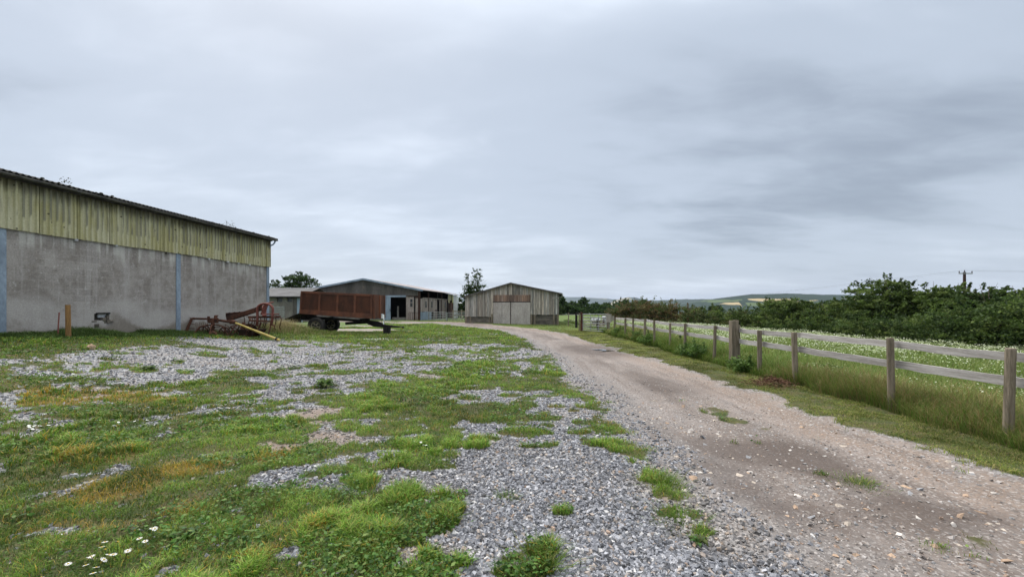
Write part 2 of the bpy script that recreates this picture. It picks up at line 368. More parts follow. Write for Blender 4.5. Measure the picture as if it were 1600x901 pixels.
M_RUST = stained('rusty_steel', (.105, .045, .028), (.04, .02, .014), (.22, .085, .04), 3, (1, 1, 1), .58, 40, .85, .3)
M_BOXRUST = stained('rusty_brown_paint', (.12, .046, .026), (.065, .030, .02), (.24, .10, .045), 2.2, (1, 1, .5), .60, 30, .75, .2, amt=.6)
M_RED = stained('faded_red_paint', (.16, .052, .042), (.12, .04, .03), (.11, .05, .03), 4, (1, 1, 1), .55, 40, .7, .2)
M_YELLOW = stained('yellow_guard', (.42, .34, .11), (.36, .27, .07), (.2, .15, .06), 4, (1, 1, 1), .6, 30, .6, .1)
M_DARK = stained('near_black', (.018, .016, .015), (.01, .009, .009), None, 3, fine=30, bump=.1)  # near black, shared by machine parts, gutters, wires, barn interiors and board backing
M_TYRE = stained('tyre_rubber', (.035, .033, .032), (.02, .02, .02), (.08, .07, .05), 5, fine=30, bump=.2)
M_CREAM = stained('cream_paint', (.45, .42, .30), (.3, .27, .18), (.16, .09, .05), 4, thr=.58, fine=30, bump=.1)
M_BLUE = stained('blue_grey_steel', (.27, .34, .42), (.19, .24, .30), (.13, .10, .08), 2, (1, 1, .4), .66, 20, .6, .1)
M_GALV = stained('galvanised_steel', (.32, .33, .33), (.22, .23, .23), None, 4, fine=20, rough=.5, bump=.1, metal=.5, spec=.5)
M_CONC = stained('concrete_panel', (.20, .185, .165), (.12, .11, .10), (.27, .26, .23), 1.2, (1, 1, .5), .56, 14, .9, .3)
M_GABLE = stained('dirty_gable_sheet', (.115, .105, .095), (.065, .06, .055), (.16, .13, .10), .8, (1, 1, .35), .56, 8, .9, .2)
M_ROOF = stained('fibre_cement_roof', (.13, .128, .13), (.085, .083, .082), (.22, .21, .15), .7, (1, 1, 1), .6, 9, .9, .3)
M_PINKROOF = stained('weathered_pale_roof', (.33, .29, .285), (.24, .22, .215), (.36, .25, .22), .5, (1, 1, 1), .58, 6, .9, .2)
M_DARKROOF = stained('mossy_dark_roof', (.055, .052, .045), (.03, .029, .026), (.09, .10, .04), 2, (1, 1, 1), .62, 20, .9, .5)
M_WHITEWASH = stained('whitewashed_board', (.36, .31, .285), (.25, .21, .19), (.14, .09, .07), 1.5, (1, 1, .5), .62, 10, .9, .2)
M_BROWNSTEEL = stained('brown_steel', (.06, .028, .02), (.035, .018, .014), None, 2, fine=12, bump=.1)
M_DOOR = stained('pale_grey_door', (.42, .38, .35), (.34, .305, .28), (.24, .2, .17), 1.2, (1, 1, .4), .62, 12, .8, .15, amt=.5)
M_BLOCKW = stained('dirty_block', (.20, .175, .145), (.10, .09, .075), (.13, .12, .07), 2, (1, 1, 1.8), .55, 12, .9, .3)
M_REDBOARD = stained('rust_red_board', (.25, .17, .13), (.15, .10, .08), (.3, .24, .2), 3, (3, 3, .3), .6, 20, .85, .2)
M_GLASSD = stained('dark_window', (.03, .035, .04), (.02, .022, .025), None, 2, fine=4, rough=.25, bump=.02, spec=.6)
M_WHITE = stained('white_paint', (.62, .64, .66), (.5, .52, .54), None, 2, fine=12, bump=.05, rough=.6)
M_TIMBER = stained('tan_timber_post', (.30, .17, .065), (.19, .11, .045), (.11, .07, .03), 4, (4, 4, .4), .6, 20, .85, .3)
M_TANSTONE = stained('tan_rock', (.42, .29, .19), (.3, .21, .14), (.5, .4, .3), 6, fine=30, bump=.5)
M_PVC = stained('grey_gutter', (.10, .098, .09), (.05, .05, .046), (.14, .15, .09), 3, fine=20, bump=.1, rough=.6)
M_SOIL = tinted('dead_bracken', .95, 0, .1)

def mat_wall():
    m, nt = new_mat('rendered_block_wall'); g = G(nt); v = g.obj()
    sp = g.n('ShaderNodeSeparateXYZ'); g.L.new(v, sp.inputs[0]); X, Y, Z = sp.outputs
    a = g.noise(v, 1.1, 10, .78, .2); b = g.noise(g.map(v, (1, 1, .8), (7, 2, 3)), 5.5, 10, .8)
    col = g.mix(g.rng(a, .38, .62), (.225, .203, .183), (.345, .322, .30))
    col = g.mix(g.math('MULTIPLY', g.rng(b, .54, .62), .6), col, (.46, .445, .43))
    col = g.mix(g.math('MULTIPLY', g.rng(g.noise(g.map(v, (1, 1, 1), (1, 9, 4)), 7, 8, .75), .56, .66), .5), col, (.10, .09, .083))
    # pale run-off marks below each corrugation, ragged ends
    st = g.noise(g.map(v, (4.6, 1, .12), (0, 0, .3)), 1.0, 2, .5); reach = g.rng(g.noise(g.map(v, (2.2, 1, .01)), 1, 2, .5), .3, .75, 3.55, 2.85, False)
    run = g.math('MULTIPLY', g.rng(st, .47, .60), g.rng(Z, reach, g.math('ADD', reach, .55)))
    col = g.mix(g.math('MULTIPLY', run, .85), col, (.52, .51, .475))
    # long faint vertical streaks
    st2 = g.noise(g.map(v, (2.3, 1, .10), (4, 0, 0)), 1.6, 4, .6); col = g.mix(g.math('MULTIPLY', g.rng(st2, .50, .66), .5), col, (.40, .38, .365))
    # block courses ghosting through
    br = g.n('ShaderNodeTexBrick'); cb = g.n('ShaderNodeCombineXYZ'); g.L.new(X, cb.inputs[0]); g.L.new(Z, cb.inputs[1]); g.L.new(cb.outputs[0], br.inputs['Vector'])
    br.inputs['Scale'].default_value = 1.0; br.inputs['Brick Width'].default_value = .45; br.inputs['Row Height'].default_value = .225; br.inputs['Mortar Size'].default_value = .012; br.inputs['Mortar Smooth'].default_value = .4
    br.inputs['Color1'].default_value = (.88, .88, .88, 1); br.inputs['Color2'].default_value = (1.14, 1.14, 1.14, 1); br.inputs['Mortar'].default_value = (1.3, 1.3, 1.28, 1)
    col = g.mix(g.rng(g.noise(v, .6, 3), .4, .65, .15, .7), col, g.mix(1.0, col, br.outputs[0], 'MULTIPLY'))
    # pale splash band low down, brown damp at the foot
    zz = g.math('ADD', Z, g.math('MULTIPLY', g.math('SUBTRACT', g.noise(g.map(v, (1, 1, 1), (2, 2, 2)), .8, 6, .6), .5), 1.9))
    col = g.mix(g.math('MULTIPLY', g.math('SUBTRACT', 1.0, g.rng(zz, 1.45, 2.05)), .60), col, (.45, .43, .41))
    col = g.mix(g.math('MULTIPLY', g.math('SUBTRACT', 1.0, g.rng(zz, .75, 1.1)), .75), col, (.17, .145, .115))
    f = g.noise(v, 24, 6, .7)
    col = g.mix(.5, col, g.mix(1.0, col, g.ramp(f, [(.25, (.5, .5, .5)), (.75, (1.5, 1.5, 1.5))]), 'MULTIPLY'))
    g.out(col, .92, g.bump(g.noise(v, 16, 8, .7), .5, .02), 0, .15); return m
def mat_clad():
    m, nt = new_mat('lichen_cladding'); g = G(nt); v = g.obj()
    sp = g.n('ShaderNodeSeparateXYZ'); g.L.new(v, sp.inputs[0]); X, Y, Z = sp.outputs
    a = g.noise(g.map(v, (1.6, 1, .25)), 1.6, 7, .65)
    col = g.mix(g.rng(a, .4, .62), (.50, .485, .33), (.41, .385, .20))
    b = g.noise(g.map(v, (5, 1, .5), (3, 0, 4)), 1.3, 7, .65); col = g.mix(g.math('MULTIPLY', g.rng(b, .58, .7), .5), col, (.17, .165, .085))
    fr = g.math('FRACT', g.math('DIVIDE', g.math('ADD', X, 24.5), .17)); top = g.noise(g.map(v, (5.9, 1, .01), (2, 0, 0)), 1.0, 1, .5)
    stripe = g.math('MULTIPLY', g.math('MULTIPLY', g.rng(fr, .50, .58), g.math('SUBTRACT', 1.0, g.rng(fr, .84, .92))), g.math('MULTIPLY', g.rng(Z, g.math('ADD', 4.08, g.math('MULTIPLY', top, .45)), g.math('ADD', 4.2, g.math('MULTIPLY', top, .45))), g.rng(g.noise(g.map(v, (2.9, 1, .5), (7, 0, 0)), 1.0, 3, .6), .38, .52)))
    col = g.mix(g.math('MULTIPLY', stripe, .75), col, (.15, .15, .115))
    # grime hanging below the eave, in runs of different length
    c = g.noise(g.map(v, (3.6, 1, .3)), 2.0, 6, .7); lim = g.math('SUBTRACT', 5.5, g.math('MULTIPLY', c, 1.15))
    col = g.mix(g.math('MULTIPLY', g.rng(Z, lim, g.math('ADD', lim, .45)), .8), col, (.07, .062, .04))
    d = g.voro(g.map(v, (1, 1, 1)), 3.2); col = g.mix(g.math('MULTIPLY', g.math('LESS_THAN', d.outputs['Distance'], .10), .75), col, (.05, .045, .03))
    f = g.noise(v, 20, 6, .7); col = g.mix(.5, col, g.mix(1.0, col, g.ramp(f, [(.25, (.6, .6, .6)), (.75, (1.35, 1.35, 1.35))]), 'MULTIPLY'))
    g.out(col, .85, g.bump(g.noise(v, 30, 4), .3, .01), 0, .2); return m
M_WALL = mat_wall(); M_CLAD = mat_clad()

def mat_ground():
    m, nt = new_mat('ground_surface'); g = G(nt); v = g.obj()
    grass, track, dry, wet, brown, pale, far, rut, sand, lawn, left = (g.attr(k, True) for k in ('grass', 'track', 'dry', 'wet', 'brown', 'pale', 'far', 'rut', 'sand', 'lawn', 'left'))
    # gravel: grey limestone chips in brownish fines
    vo = g.voro(v, 28); vc = g.n('ShaderNodeSeparateColor'); g.L.new(vo.outputs['Color'], vc.inputs[0])
    chip = g.ramp(vc.outputs[0], [(0, (.10, .10, .105)), (.4, (.20, .205, .215)), (.75, (.30, .305, .32)), (1, (.46, .46, .46))])
    gap = g.rng(vo.outputs['Distance'], .012, .022); chip = g.mix(g.math('MULTIPLY', g.rng(vo.outputs['Distance'], .55, .85), .75), chip, (.085, .078, .07))
    big = g.noise(v, 1.4, 5, .6); chip = g.mix(g.math('MULTIPLY', g.rng(big, .42, .7), .45), chip, (.235, .20, .17))
    chip = g.mix(g.math('MULTIPLY', brown, .65), chip, (.20, .145, .11))
    # track: pinkish trodden stone dust with small chips
    tn = g.noise(g.map(v, (1, .35, 1)), 1.3, 8, .65); tc = g.mix(g.rng(tn, .38, .64), (.150, .124, .108), (.235, .200, .178)); tc = g.mix(g.math('MULTIPLY', rut, .8), tc, (.265, .222, .198))
    t2 = g.noise(g.map(v, (1, .5, 1), (5, 5, 0)), 4.5, 8, .7); tc = g.mix(g.math('MULTIPLY', g.rng(t2, .5, .66), .6), tc, (.175, .165, .16))
    tc = g.mix(g.math('MULTIPLY', left, .6), tc, (.165, .158, .155)); tc = g.mix(g.math('MULTIPLY', sand, .55), tc, (.235, .170, .125)); st = g.noise(g.map(v, (1.6, .14, 1), (2, 3, 0)), 2.2, 6, .65); tc = g.mix(g.math('MULTIPLY', g.rng(st, .48, .64), .7), tc, (.13, .105, .09))
    vo2 = g.voro(v, 55); vc2 = g.n('ShaderNodeSeparateColor'); g.L.new(vo2.outputs['Color'], vc2.inputs[0])
    tc = g.mix(g.math('MULTIPLY', g.math('GREATER_THAN', vc2.outputs[0], .62), .6), tc, g.ramp(vc2.outputs[1], [(0, (.09, .08, .075)), (.5, (.23, .21, .195)), (1, (.42, .39, .37))]))
    tc = g.mix(g.math('MULTIPLY', wet, .8), tc, (.075, .056, .046))
    fine = g.noise(v, 70, 6, .75)
    # under the grass: soil, moss and thatch
    sn = g.noise(v, 3.0, 6, .65); so_ = g.mix(g.rng(sn, .4, .62), (.045, .062, .018), (.085, .075, .04)); so_ = g.mix(g.math('MULTIPLY', dry, .7), so_, (.19, .115, .035))
    so_ = g.mix(g.math('MULTIPLY', lawn, .85), so_, g.mix(g.rng(g.noise(v, .5, 6, .65), .35, .65), (.075, .13, .028), (.12, .165, .045)))
    sn2 = g.noise(v, 14, 5, .65); so_ = g.mix(g.math('MULTIPLY', g.rng(sn2, .5, .65), .5), so_, (.04, .065, .018))
    col = g.mix(track, chip, tc); col = g.mix(g.rng(grass, .25, .75), col, so_); col = g.mix(pale, col, (.25, .22, .19))
    # distant pasture and woods
    fv = g.voro(g.map(v, (1, 1, 0)), .006); fc = g.n('ShaderNodeSeparateColor'); g.L.new(fv.outputs['Color'], fc.inputs[0])
    fld = g.ramp(fc.outputs[0], [(0, (.03, .05, .02)), (.35, (.07, .11, .03)), (.7, (.10, .14, .05)), (1, (.26, .22, .12))])
    col = g.mix(far, col, fld)
    col = g.mix(.5, col, g.mix(1.0, col, g.ramp(fine, [(.25, (.45, .45, .45)), (.75, (1.5, 1.5, 1.5))]), 'MULTIPLY'))
    hgt = g.math('ADD', g.math('MULTIPLY', vo.outputs['Distance'], -1.0), g.math('MULTIPLY', fine, .6))
    g.out(col, g.math('SUBTRACT', .95, g.math('MULTIPLY', g.math('MULTIPLY', wet, track), .25)), g.bump(hgt, .55, .02), 0, .2); return m
M_GROUND = mat_ground()

# ------------------------------------------------------------------ ground sheet (polar rings, split into ground / yard / track)
def build_ground():
    th = np.concatenate([np.arange(-66, 66, .25), np.arange(66, 294, 4.0)]) * math.pi / 180
    r = [0.25]
    while r[-1] < 62: r.append(r[-1] * 1.0095 if r[-1] > 1.2 else r[-1] * 1.15)
    while r[-1] < 14000: r.append(r[-1] * 1.045)
    r = np.array(r); nr, nt_ = len(r), len(th)
    R, T = np.meshgrid(r, th, indexing='ij'); X = (R * np.sin(T)).ravel(); Y = (R * np.cos(T)).ravel()
    m = masks(X, Y); Z = height(X, Y)
    rr = np.hypot(X, Y)
    Z = Z + (rr < 25) * (m['grass'] * .015 + .012 * fbm(X * 9, Y * 9, 77, 2))
    X = np.append(X, 0); Y = np.append(Y, 0); Z = np.append(Z, H(0, 0)); c = nr * nt_
    V = np.stack([X, Y, Z], 1)
    I, J = np.meshgrid(np.arange(nr - 1), np.arange(nt_), indexing='ij'); J2 = (J + 1) % nt_
    q = np.stack([I * nt_ + J, (I + 1) * nt_ + J, (I + 1) * nt_ + J2, I * nt_ + J2], -1).reshape(-1, 4)
    q = q[:, ::-1].copy()
    fan = np.stack([np.arange(nt_), (np.arange(nt_) + 1) % nt_, np.full(nt_, c)], 1)[:, ::-1].copy()
    ex = {k: np.append(m[k], 0.) for k in ('grass', 'track', 'dry', 'wet', 'brown', 'pale', 'rut', 'sand', 'lawn', 'left')}
    far = ss((rr - 95) / 60); ex['far'] = np.append(far, 0)
    fx = V[q].mean(1); tm = ex['track'][q].mean(1) > .5; fr = np.hypot(fx[:, 0], fx[:, 1])
    right = np.append(m['right'], False)[q].any(1)
    yard = (~tm) & (~right) & (fr < 34) & (fx[:, 1] > -12)
    gnd = (~tm) & (~yard)
    for nm, sel, fn in (('ground', gnd, False), ('gravel_yard', yard, True), ('farm_track', tm, False)):
        f = q[sel]; fs = [f]
        if fn: fs.append(fan)
        used = np.unique(np.concatenate([a.ravel() for a in fs])); re = np.zeros(len(V), np.int64); re[used] = np.arange(len(used))
        ob = mesh_np(nm, V[used], [re[a] for a in fs], M_GROUND, smooth=True, extra={k: a[used] for k, a in ex.items()})
        tag(ob, kind='structure')
build_ground()

# ------------------------------------------------------------------ distant hills
def mat_hill(name, wood, field, tan, bias, sc, near=False):
    m, nt = new_mat(name); g = G(nt); v = g.obj()
    fv = g.voro(g.map(v, (1, .55, 0)), sc); fc = g.n('ShaderNodeSeparateColor'); g.L.new(fv.outputs['Color'], fc.inputs[0])
    edge = g.voro(g.map(v, (1, .55, 0)), sc, 'DISTANCE_TO_EDGE')
    w = g.rng(g.noise(g.map(v, (1, 1, 2)), sc * .6, 7, .62), bias, bias + .03)
    if near:
        sp = g.n('ShaderNodeSeparateXYZ'); g.L.new(v, sp.inputs[0]); wob = g.math('MULTIPLY', g.math('SUBTRACT', g.noise(v, .006, 5, .6), .5), 26)
        zz = g.math('ADD', sp.outputs[2], wob); w = g.math('MAXIMUM', g.rng(zz, 47, 50), w); w = g.math('MAXIMUM', w, g.math('SUBTRACT', 1.0, g.rng(zz, 8, 12)))
        xx = g.math('ADD', sp.outputs[0], g.math('MULTIPLY', wob, 12)); w = g.math('MAXIMUM', w, g.rng(xx, 1650, 1680)); w = g.math('MAXIMUM', w, g.math('SUBTRACT', 1.0, g.rng(xx, 1060, 1090)))
    f = g.mix(g.math('GREATER_THAN', fc.outputs[0], .42), field, tan); f = g.mix(g.math('LESS_THAN', edge.outputs['Distance'], .045), f, wood)
    wd = g.mix(g.noise(v, sc * 22, 4, .7), tuple(c * .5 for c in wood), tuple(c * 1.6 for c in wood))
    g.out(g.mix(w, f, wd), .95, None, 0, .05); return m
def hill(name, Y, depth, prof, base, mat, seed, rough=6.0):
    px = np.array([p[0] for p in prof], float); py = np.array([p[1] for p in prof], float)
    xs = (px - 800) / F * Y; zs = CAMZ + (HZ - py) / F * Y
    n, k = 260, 26; gx = np.linspace(xs[0], xs[-1], n); top = np.interp(gx, xs, zs); t = np.linspace(0, 1, k)
    Xg = np.repeat(gx[:, None], k, 1); Yg = Y - depth + t[None, :] * depth * 1.0 + 120 * fbm(Xg * .004, t[None, :] * 3 + 0 * Xg, seed, 3)
    prof_t = np.where(t < .85, ss(t / .9), 1)[None, :]
    Zg = base + (top[:, None] - base) * np.sin(t[None, :] * math.pi / 2) ** 1.2 + rough * fbm(Xg * .02, Yg * .02, seed, 4) * (0.25 + prof_t)
    # back slope
    Xb = np.repeat(gx[:, None], 4, 1); tb = np.linspace(.2, 1, 4)[None, :]; Yb = Y + tb * depth; Zb = base + (top[:, None] - base) * np.cos(tb * math.pi / 2)
    X = np.concatenate([Xg, Xb], 1); Yy = np.concatenate([Yg, Yb + 0 * Xb], 1); Z = np.concatenate([Zg, Zb], 1); K = X.shape[1]
    I, J = np.meshgrid(np.arange(n - 1), np.arange(K - 1), indexing='ij'); q = np.stack([I * K + J, (I + 1) * K + J, (I + 1) * K + J + 1, I * K + J + 1], -1).reshape(-1, 4)
    tag(mesh_np(name, np.stack([X.ravel(), Yy.ravel(), Z.ravel()], 1), q, mat, smooth=True), kind='structure')
MH1 = mat_hill('near_hill_cover', (.013, .027, .013), (.075, .105, .04), (.33, .26, .14), .52, .0045, True)
MH2 = mat_hill('far_hill_cover', (.018, .032, .015), (.05, .075, .035), (.20, .18, .10), .42, .0022)
hill('wooded_hill', 2300, 900, [(900, 494), (980, 489), (1040, 483), (1085, 474), (1120, 467), (1150, 462.5), (1180, 459.5), (1215, 458.8), (1260, 460), (1330, 461.5), (1420, 464), (1600, 470), (1800, 482)], -70, MH1, 5, 7)
hill('middle_hill', 4000, 1100, [(880, 486), (960, 478), (1000, 472), (1030, 469), (1060, 467.5), (1095, 467.2), (1130, 469.5), (1200, 474), (1300, 482)], -70, MH2, 9, 9)
hill('round_hill', 5600, 900, [(930, 484), (958, 472), (970, 466.5), (980, 464.3), (990, 464.5), (1002, 467), (1015, 471), (1045, 480)], -70, MH2, 12, 9)
hill('far_ridge', 7500, 1800, [(560, 480), (700, 468), (800, 464), (880, 464), (905, 464.3), (940, 466.2), (965, 468), (1000, 469), (1100, 469.5), (1200, 469), (1500, 474), (1900, 480)], -70, MH2, 15, 14)

# ------------------------------------------------------------------ foliage builders
def rand_rot(n, r):
    u = r.normal(size=(n, 3)); u /= np.linalg.norm(u, axis=1, keepdims=True)
    w = r.normal(size=(n, 3)); w -= (w * u).sum(1, keepdims=True) * u; w /= np.linalg.norm(w, axis=1, keepdims=True)
    return u, w
def leaf_mesh(name, P_, U, Wv, L, Wd, col, mat, parent):
    n = len(P_); a = P_ - U * L[:, None] * .5; b = P_ + Wv * Wd[:, None] * .5; c = P_ + U * L[:, None] * .5; d = P_ - Wv * Wd[:, None] * .5
    V = np.stack([a, b, c, d], 1).reshape(-1, 3); q = np.arange(n * 4).reshape(n, 4)
    return mesh_np(name, V, q, mat, parent, tint=np.repeat(col, 4, 0))
def crown(name, lobes, n, size, cols, parent, seed=0, clump=.22, spray=.2, loose=1.0, flat=.6, inner=.45, droop=0):
    r = np.random.default_rng(seed); lo = np.array(lobes, float); area = (lo[:, 3] * lo[:, 4] + lo[:, 3] * lo[:, 5] + lo[:, 4] * lo[:, 5]); pr = area / area.sum()
    nc = max(12, n // 46); k = r.choice(len(lo), nc, p=pr); d = r.normal(size=(nc, 3)); d[:, 2] = np.where(d[:, 2] < -.5, -d[:, 2], d[:, 2]); d /= np.linalg.norm(d, axis=1, keepdims=True)
    rad = inner + (1 - inner) * r.random(nc) ** .45; rad *= 1 + .16 * r.normal(size=nc) * loose
    c = lo[k, :3] + d * rad[:, None] * lo[k, 3:]; mr = lo[k, 3:].mean(1); cr = clump * mr * (.5 + r.random(nc))
    sp = r.random(nc) < spray; c[sp] += d[sp] * (mr[sp] * .22 * r.random(sp.sum()))[:, None]
    per = r.multinomial(n, np.ones(nc) / nc); idx = np.repeat(np.arange(nc), per); m = len(idx)
    off = r.normal(size=(m, 3)); off *= .55; s_ = sp[idx]; ax = r.normal(size=(nc, 3)) * .35 + d + np.array([0, 0, .25]); ax /= np.linalg.norm(ax, axis=1, keepdims=True)
    off[s_] = off[s_] * .28 + ax[idx][s_] * (r.random(s_.sum()) * 2.0 - .4)[:, None]
    off[:, 2] *= np.where(s_, 1, flat); p = c[idx] + off * cr[idx][:, None]
    u, w = rand_rot(m, r); up = np.array([0, 0, 1.]); u[:, 2] = u[:, 2] * .6 - droop; u /= np.linalg.norm(u, axis=1, keepdims=True)
    w -= (w * u).sum(1, keepdims=True) * u; w /= np.linalg.norm(w, axis=1, keepdims=True)
    cols = np.array(cols, float); ck = r.choice(len(cols), nc); col = cols[ck][idx] * (.82 + .36 * r.random(nc))[idx][:, None] * (.75 + .5 * r.random(m))[:, None]
    S = size * (.6 + .8 * r.random(m))
    return leaf_mesh(name, p, u, w, S * 1.3, S * .85, col, M_LEAF, parent)
def limbs(name, base, tips, r0, parent, seed=0, trunk_top=None, n=7):
    rd = random.Random(seed); mb = MB(); b = Vector(base); tt = Vector(trunk_top or (base[0], base[1], base[2] + 1))
    mid = b.lerp(tt, .5) + Vector((rd.uniform(-.1, .1), rd.uniform(-.1, .1), 0)) * (tt - b).length * .3
    mb.tube([b - Vector((0, 0, .15)), mid, tt], [r0 * 1.15, r0 * .85, r0 * .65], n)
    for t in tips:
        t = Vector(t); s = b.lerp(tt, rd.uniform(.55, 1)); q = s.lerp(t, .5) + Vector((rd.uniform(-.15, .15), rd.uniform(-.15, .15), rd.uniform(0, .2))) * (t - s).length * .5
        mb.tube([s, q, t], [r0 * .42, r0 * .25, r0 * .07], 6)
        for _ in range(2):
            e = q.lerp(t, .5) + Vector((rd.uniform(-1, 1), rd.uniform(-1, 1), rd.uniform(-.1, .8))) * (t - s).length * .35; mb.tube([q, e], [r0 * .2, r0 * .04], 5)
    return mb.build(name, M_BARK, parent, smooth=True)
GREEN_D = [(.035, .07, .016), (.05, .095, .022), (.026, .05, .016)]
GREEN_M = [(.055, .095, .024), (.07, .11, .03), (.04, .07, .022)]
GREEN_L = [(.09, .14, .04), (.07, .12, .035)]
HAW = [(.065, .105, .024), (.095, .145, .032), (.14, .19, .05), (.04, .068, .018)]
BRAMB = [(.135, .105, .045), (.14, .09, .042), (.085, .11, .035), (.11, .11, .04), (.07, .10, .03)]
def tree(name, label, cat, px, Y, top_py, wpx, n, size, cols, seed, group=None, lobes=6, base_frac=.25, thick=.12, dy=0.8, loose=1.0, spray=.2, clump=.26, base_py=None):
    r = random.Random(seed); X = (px - 800) / F * Y; zb = H(X, Y) - .1; top = CAMZ + (HZ - top_py) / F * Y; hw = wpx / F * Y / 2; h = top - zb
    t = thing(name, label, cat, (X, Y, zb), 0, group); lo = []
    for i in range(lobes):
        a = 2 * math.pi * i / lobes + r.uniform(-.4, .4); q = r.uniform(.25, .6); rr = hw * r.uniform(.42, .6)
        z = h * r.uniform(base_frac + .2, .8); lo.append((math.cos(a) * hw * q, math.sin(a) * hw * q * dy, z, rr, rr * dy, min(rr * r.uniform(.7, 1), (h - z) * .95 + .05)))
    rr = hw * .5; lo.append((r.uniform(-.1, .1) * hw, 0, h - rr * .8, rr, rr, rr * .8)); lo.append((0, 0, h * (base_frac + .28), hw * .8, hw * .8 * dy, h * .25))
    if base_frac < .1: lo.append((0, 0, h * .12, hw * .9, hw * .8 * dy, h * .2)); lo.append((0, 0, h * .42, hw * .95, hw * .8 * dy, h * .3)); lo.append((0, 0, h * .66, hw * .92, hw * .8 * dy, h * .26))
    limbs('trunk', (0, 0, 0), [(l[0], l[1], l[2]) for l in lo[:lobes + 1]], thick, t, seed, (0, 0, h * .5))
    crown('crown', lo, n, size, cols, t, seed, clump=clump, loose=loose, spray=spray); return t

# hedge bushes on the right, from far to near: (px, Y, top_py, width px)
BUSH = [
    (1238, 27.5, 466, 95, 'rounded hawthorn bush rising alone above the low hedge'),
    (1300, 26.0, 472, 80, 'low hawthorn bush between the lone bush and the tall dark thicket'),
    (1352, 23.5, 446, 90, 'hawthorn leaning at the left shoulder of the tall dark thicket'),
    (1388, 22.0, 433, 105, 'tallest dark hawthorn with spiky top in the right hedge'),
    (1450, 21.0, 444, 100, 'hawthorn just right of the tallest dark one in the hedge'),
    (1500, 20.0, 440, 90, 'hawthorn in front of the foot of the utility pole'),
    (1550, 19.0, 446, 100, 'hawthorn right of the utility pole with loose upright shoots'),
    (1610, 18.0, 449, 120, 'last hawthorn cut by the right edge of the picture'),
    (1700, 16.5, 450, 150, 'hawthorn beyond the right edge of the picture'),
]
for i, (px, Y, tp, w, lab) in enumerate(BUSH):
    rd = random.Random(i + 60); X = (px - 800) / F * Y; zb = H(X, Y); top = CAMZ + (HZ - tp) / F * Y; hw = w / F * Y / 2; h = top - zb
    t = thing('hawthorn_bush', lab, 'bush', (X, Y, zb), 0, 'hawthorns of the hedge beyond the meadow'); lo = []
    for k in range(9):
        a = rd.uniform(0, 6.28); q = rd.uniform(.2, .75); rr = hw * rd.uniform(.4, .65); z = h * rd.uniform(.25, .72)
        lo.append((math.cos(a) * hw * q, math.sin(a) * hw * q * .8, z, rr * 1.15, rr, min(rr * .8, h - z)))
    lo.append((rd.uniform(-.2, .2) * hw, 0, h * .78, hw * .42, hw * .42, h * .20)); lo.append((0, 0, h * .3, hw * 1.0, hw * .7, h * .36)); lo.append((0, -.3, h * .12, hw * 1.05, hw * .7, h * .2))
    limbs('stem', (0, 0, 0), [(l[0] * .9, l[1] * .9, l[2]) for l in lo[:6]] + [(rd.uniform(-.5, .5) * hw, 0, h * rd.uniform(.95, 1.08)) for _ in range(3)], .07, t, i, (0, 0, h * .35))
    crown('crown', lo, 26000, .075, HAW if i != 6 else GREEN_M, t, 100 + i, clump=.17, spray=.22, loose=.6, flat=.42)
# low bramble skirt in front of the hawthorns and the reddish hedge to the left
def hedge_line(name, label, pts, n, size, cols, seed, kind=None, flat=.5, spray=.3):
    "pts: (X, Y, height, half depth)"
    rd = random.Random(seed); lo = []; x0, y0 = pts[0][:2]
    t = thing(name, label, 'hedge', (x0, y0, H(x0, y0)))
    for a, b in zip(pts[:-1], pts[1:]):
        L = math.hypot(b[0] - a[0], b[1] - a[1]); k = max(1, int(L / .9))
        for i in range(k):
            q = (i + rd.random()) / k; x, y, h, d = [a[j] + (b[j] - a[j]) * q for j in range(4)]; h *= rd.uniform(.98, 1.16)
            lo.append((x - x0 + rd.uniform(-.3, .3), y - y0 + rd.uniform(-.3, .3), h * .46, rd.uniform(.7, 1.1), d, h * .54)); lo.append((x - x0, y - y0 - .2, h * .2, rd.uniform(.7, 1.1), d, h * .3))
    crown('foliage', lo, n, size, cols, t, seed, clump=.28, spray=spray, loose=1.0, flat=flat, inner=.3)
    mb = MB()
    for l in lo[::4]:
        for _ in range(3):
            mb.tube([(l[0], l[1], -.1), (l[0] + rd.uniform(-.3, .3), l[1] + rd.uniform(-.3, .3), l[2]), (l[0] + rd.uniform(-.6, .6), l[1] + rd.uniform(-.5, .5), l[2] * 2 * rd.uniform(.85, 1.03))], [.02, .014, .005], 5)
    mb.build('stem', M_BARK, t)
def hp(px, Y, tp, d): X = (px - 800) / F * Y; return (X, Y, CAMZ + (HZ - tp) / F * Y, d)
hedge_line('bramble_hedge', 'low reddish brown bramble hedge behind the far end of the fence', [hp(956, 50, 487, .8), hp(972, 47, 478, 1.1), hp(990, 45, 472.5, 1.2), hp(1030, 42, 475, 1.2), hp(1065, 39, 481, 1.1), hp(1090, 37, 485, 1.0)], 52000, .085, BRAMB, 31)
hedge_line('mixed_hedge', 'low dark green and brown hedge between the reddish brambles and the lone hawthorn', [hp(1085, 37, 485, 1.0), hp(1130, 34, 487, 1.0), hp(1170, 31, 489, .9), hp(1210, 29, 487, .9), hp(1262, 26.5, 486, .9)], 52000, .08, BRAMB[2:] + HAW, 32)
hedge_line('field_hedge', 'dark overgrown hedge along the far edge of the field behind the metal gate', [hp(850, 98, 474, 2.2), hp(885, 98, 475, 2.2), hp(920, 100, 477, 2.2), hp(960, 98, 477, 2.2), hp(1000, 92, 475, 2.2), hp(1040, 86, 477, 2.2)], 30000, .26, GREEN_D, 34)
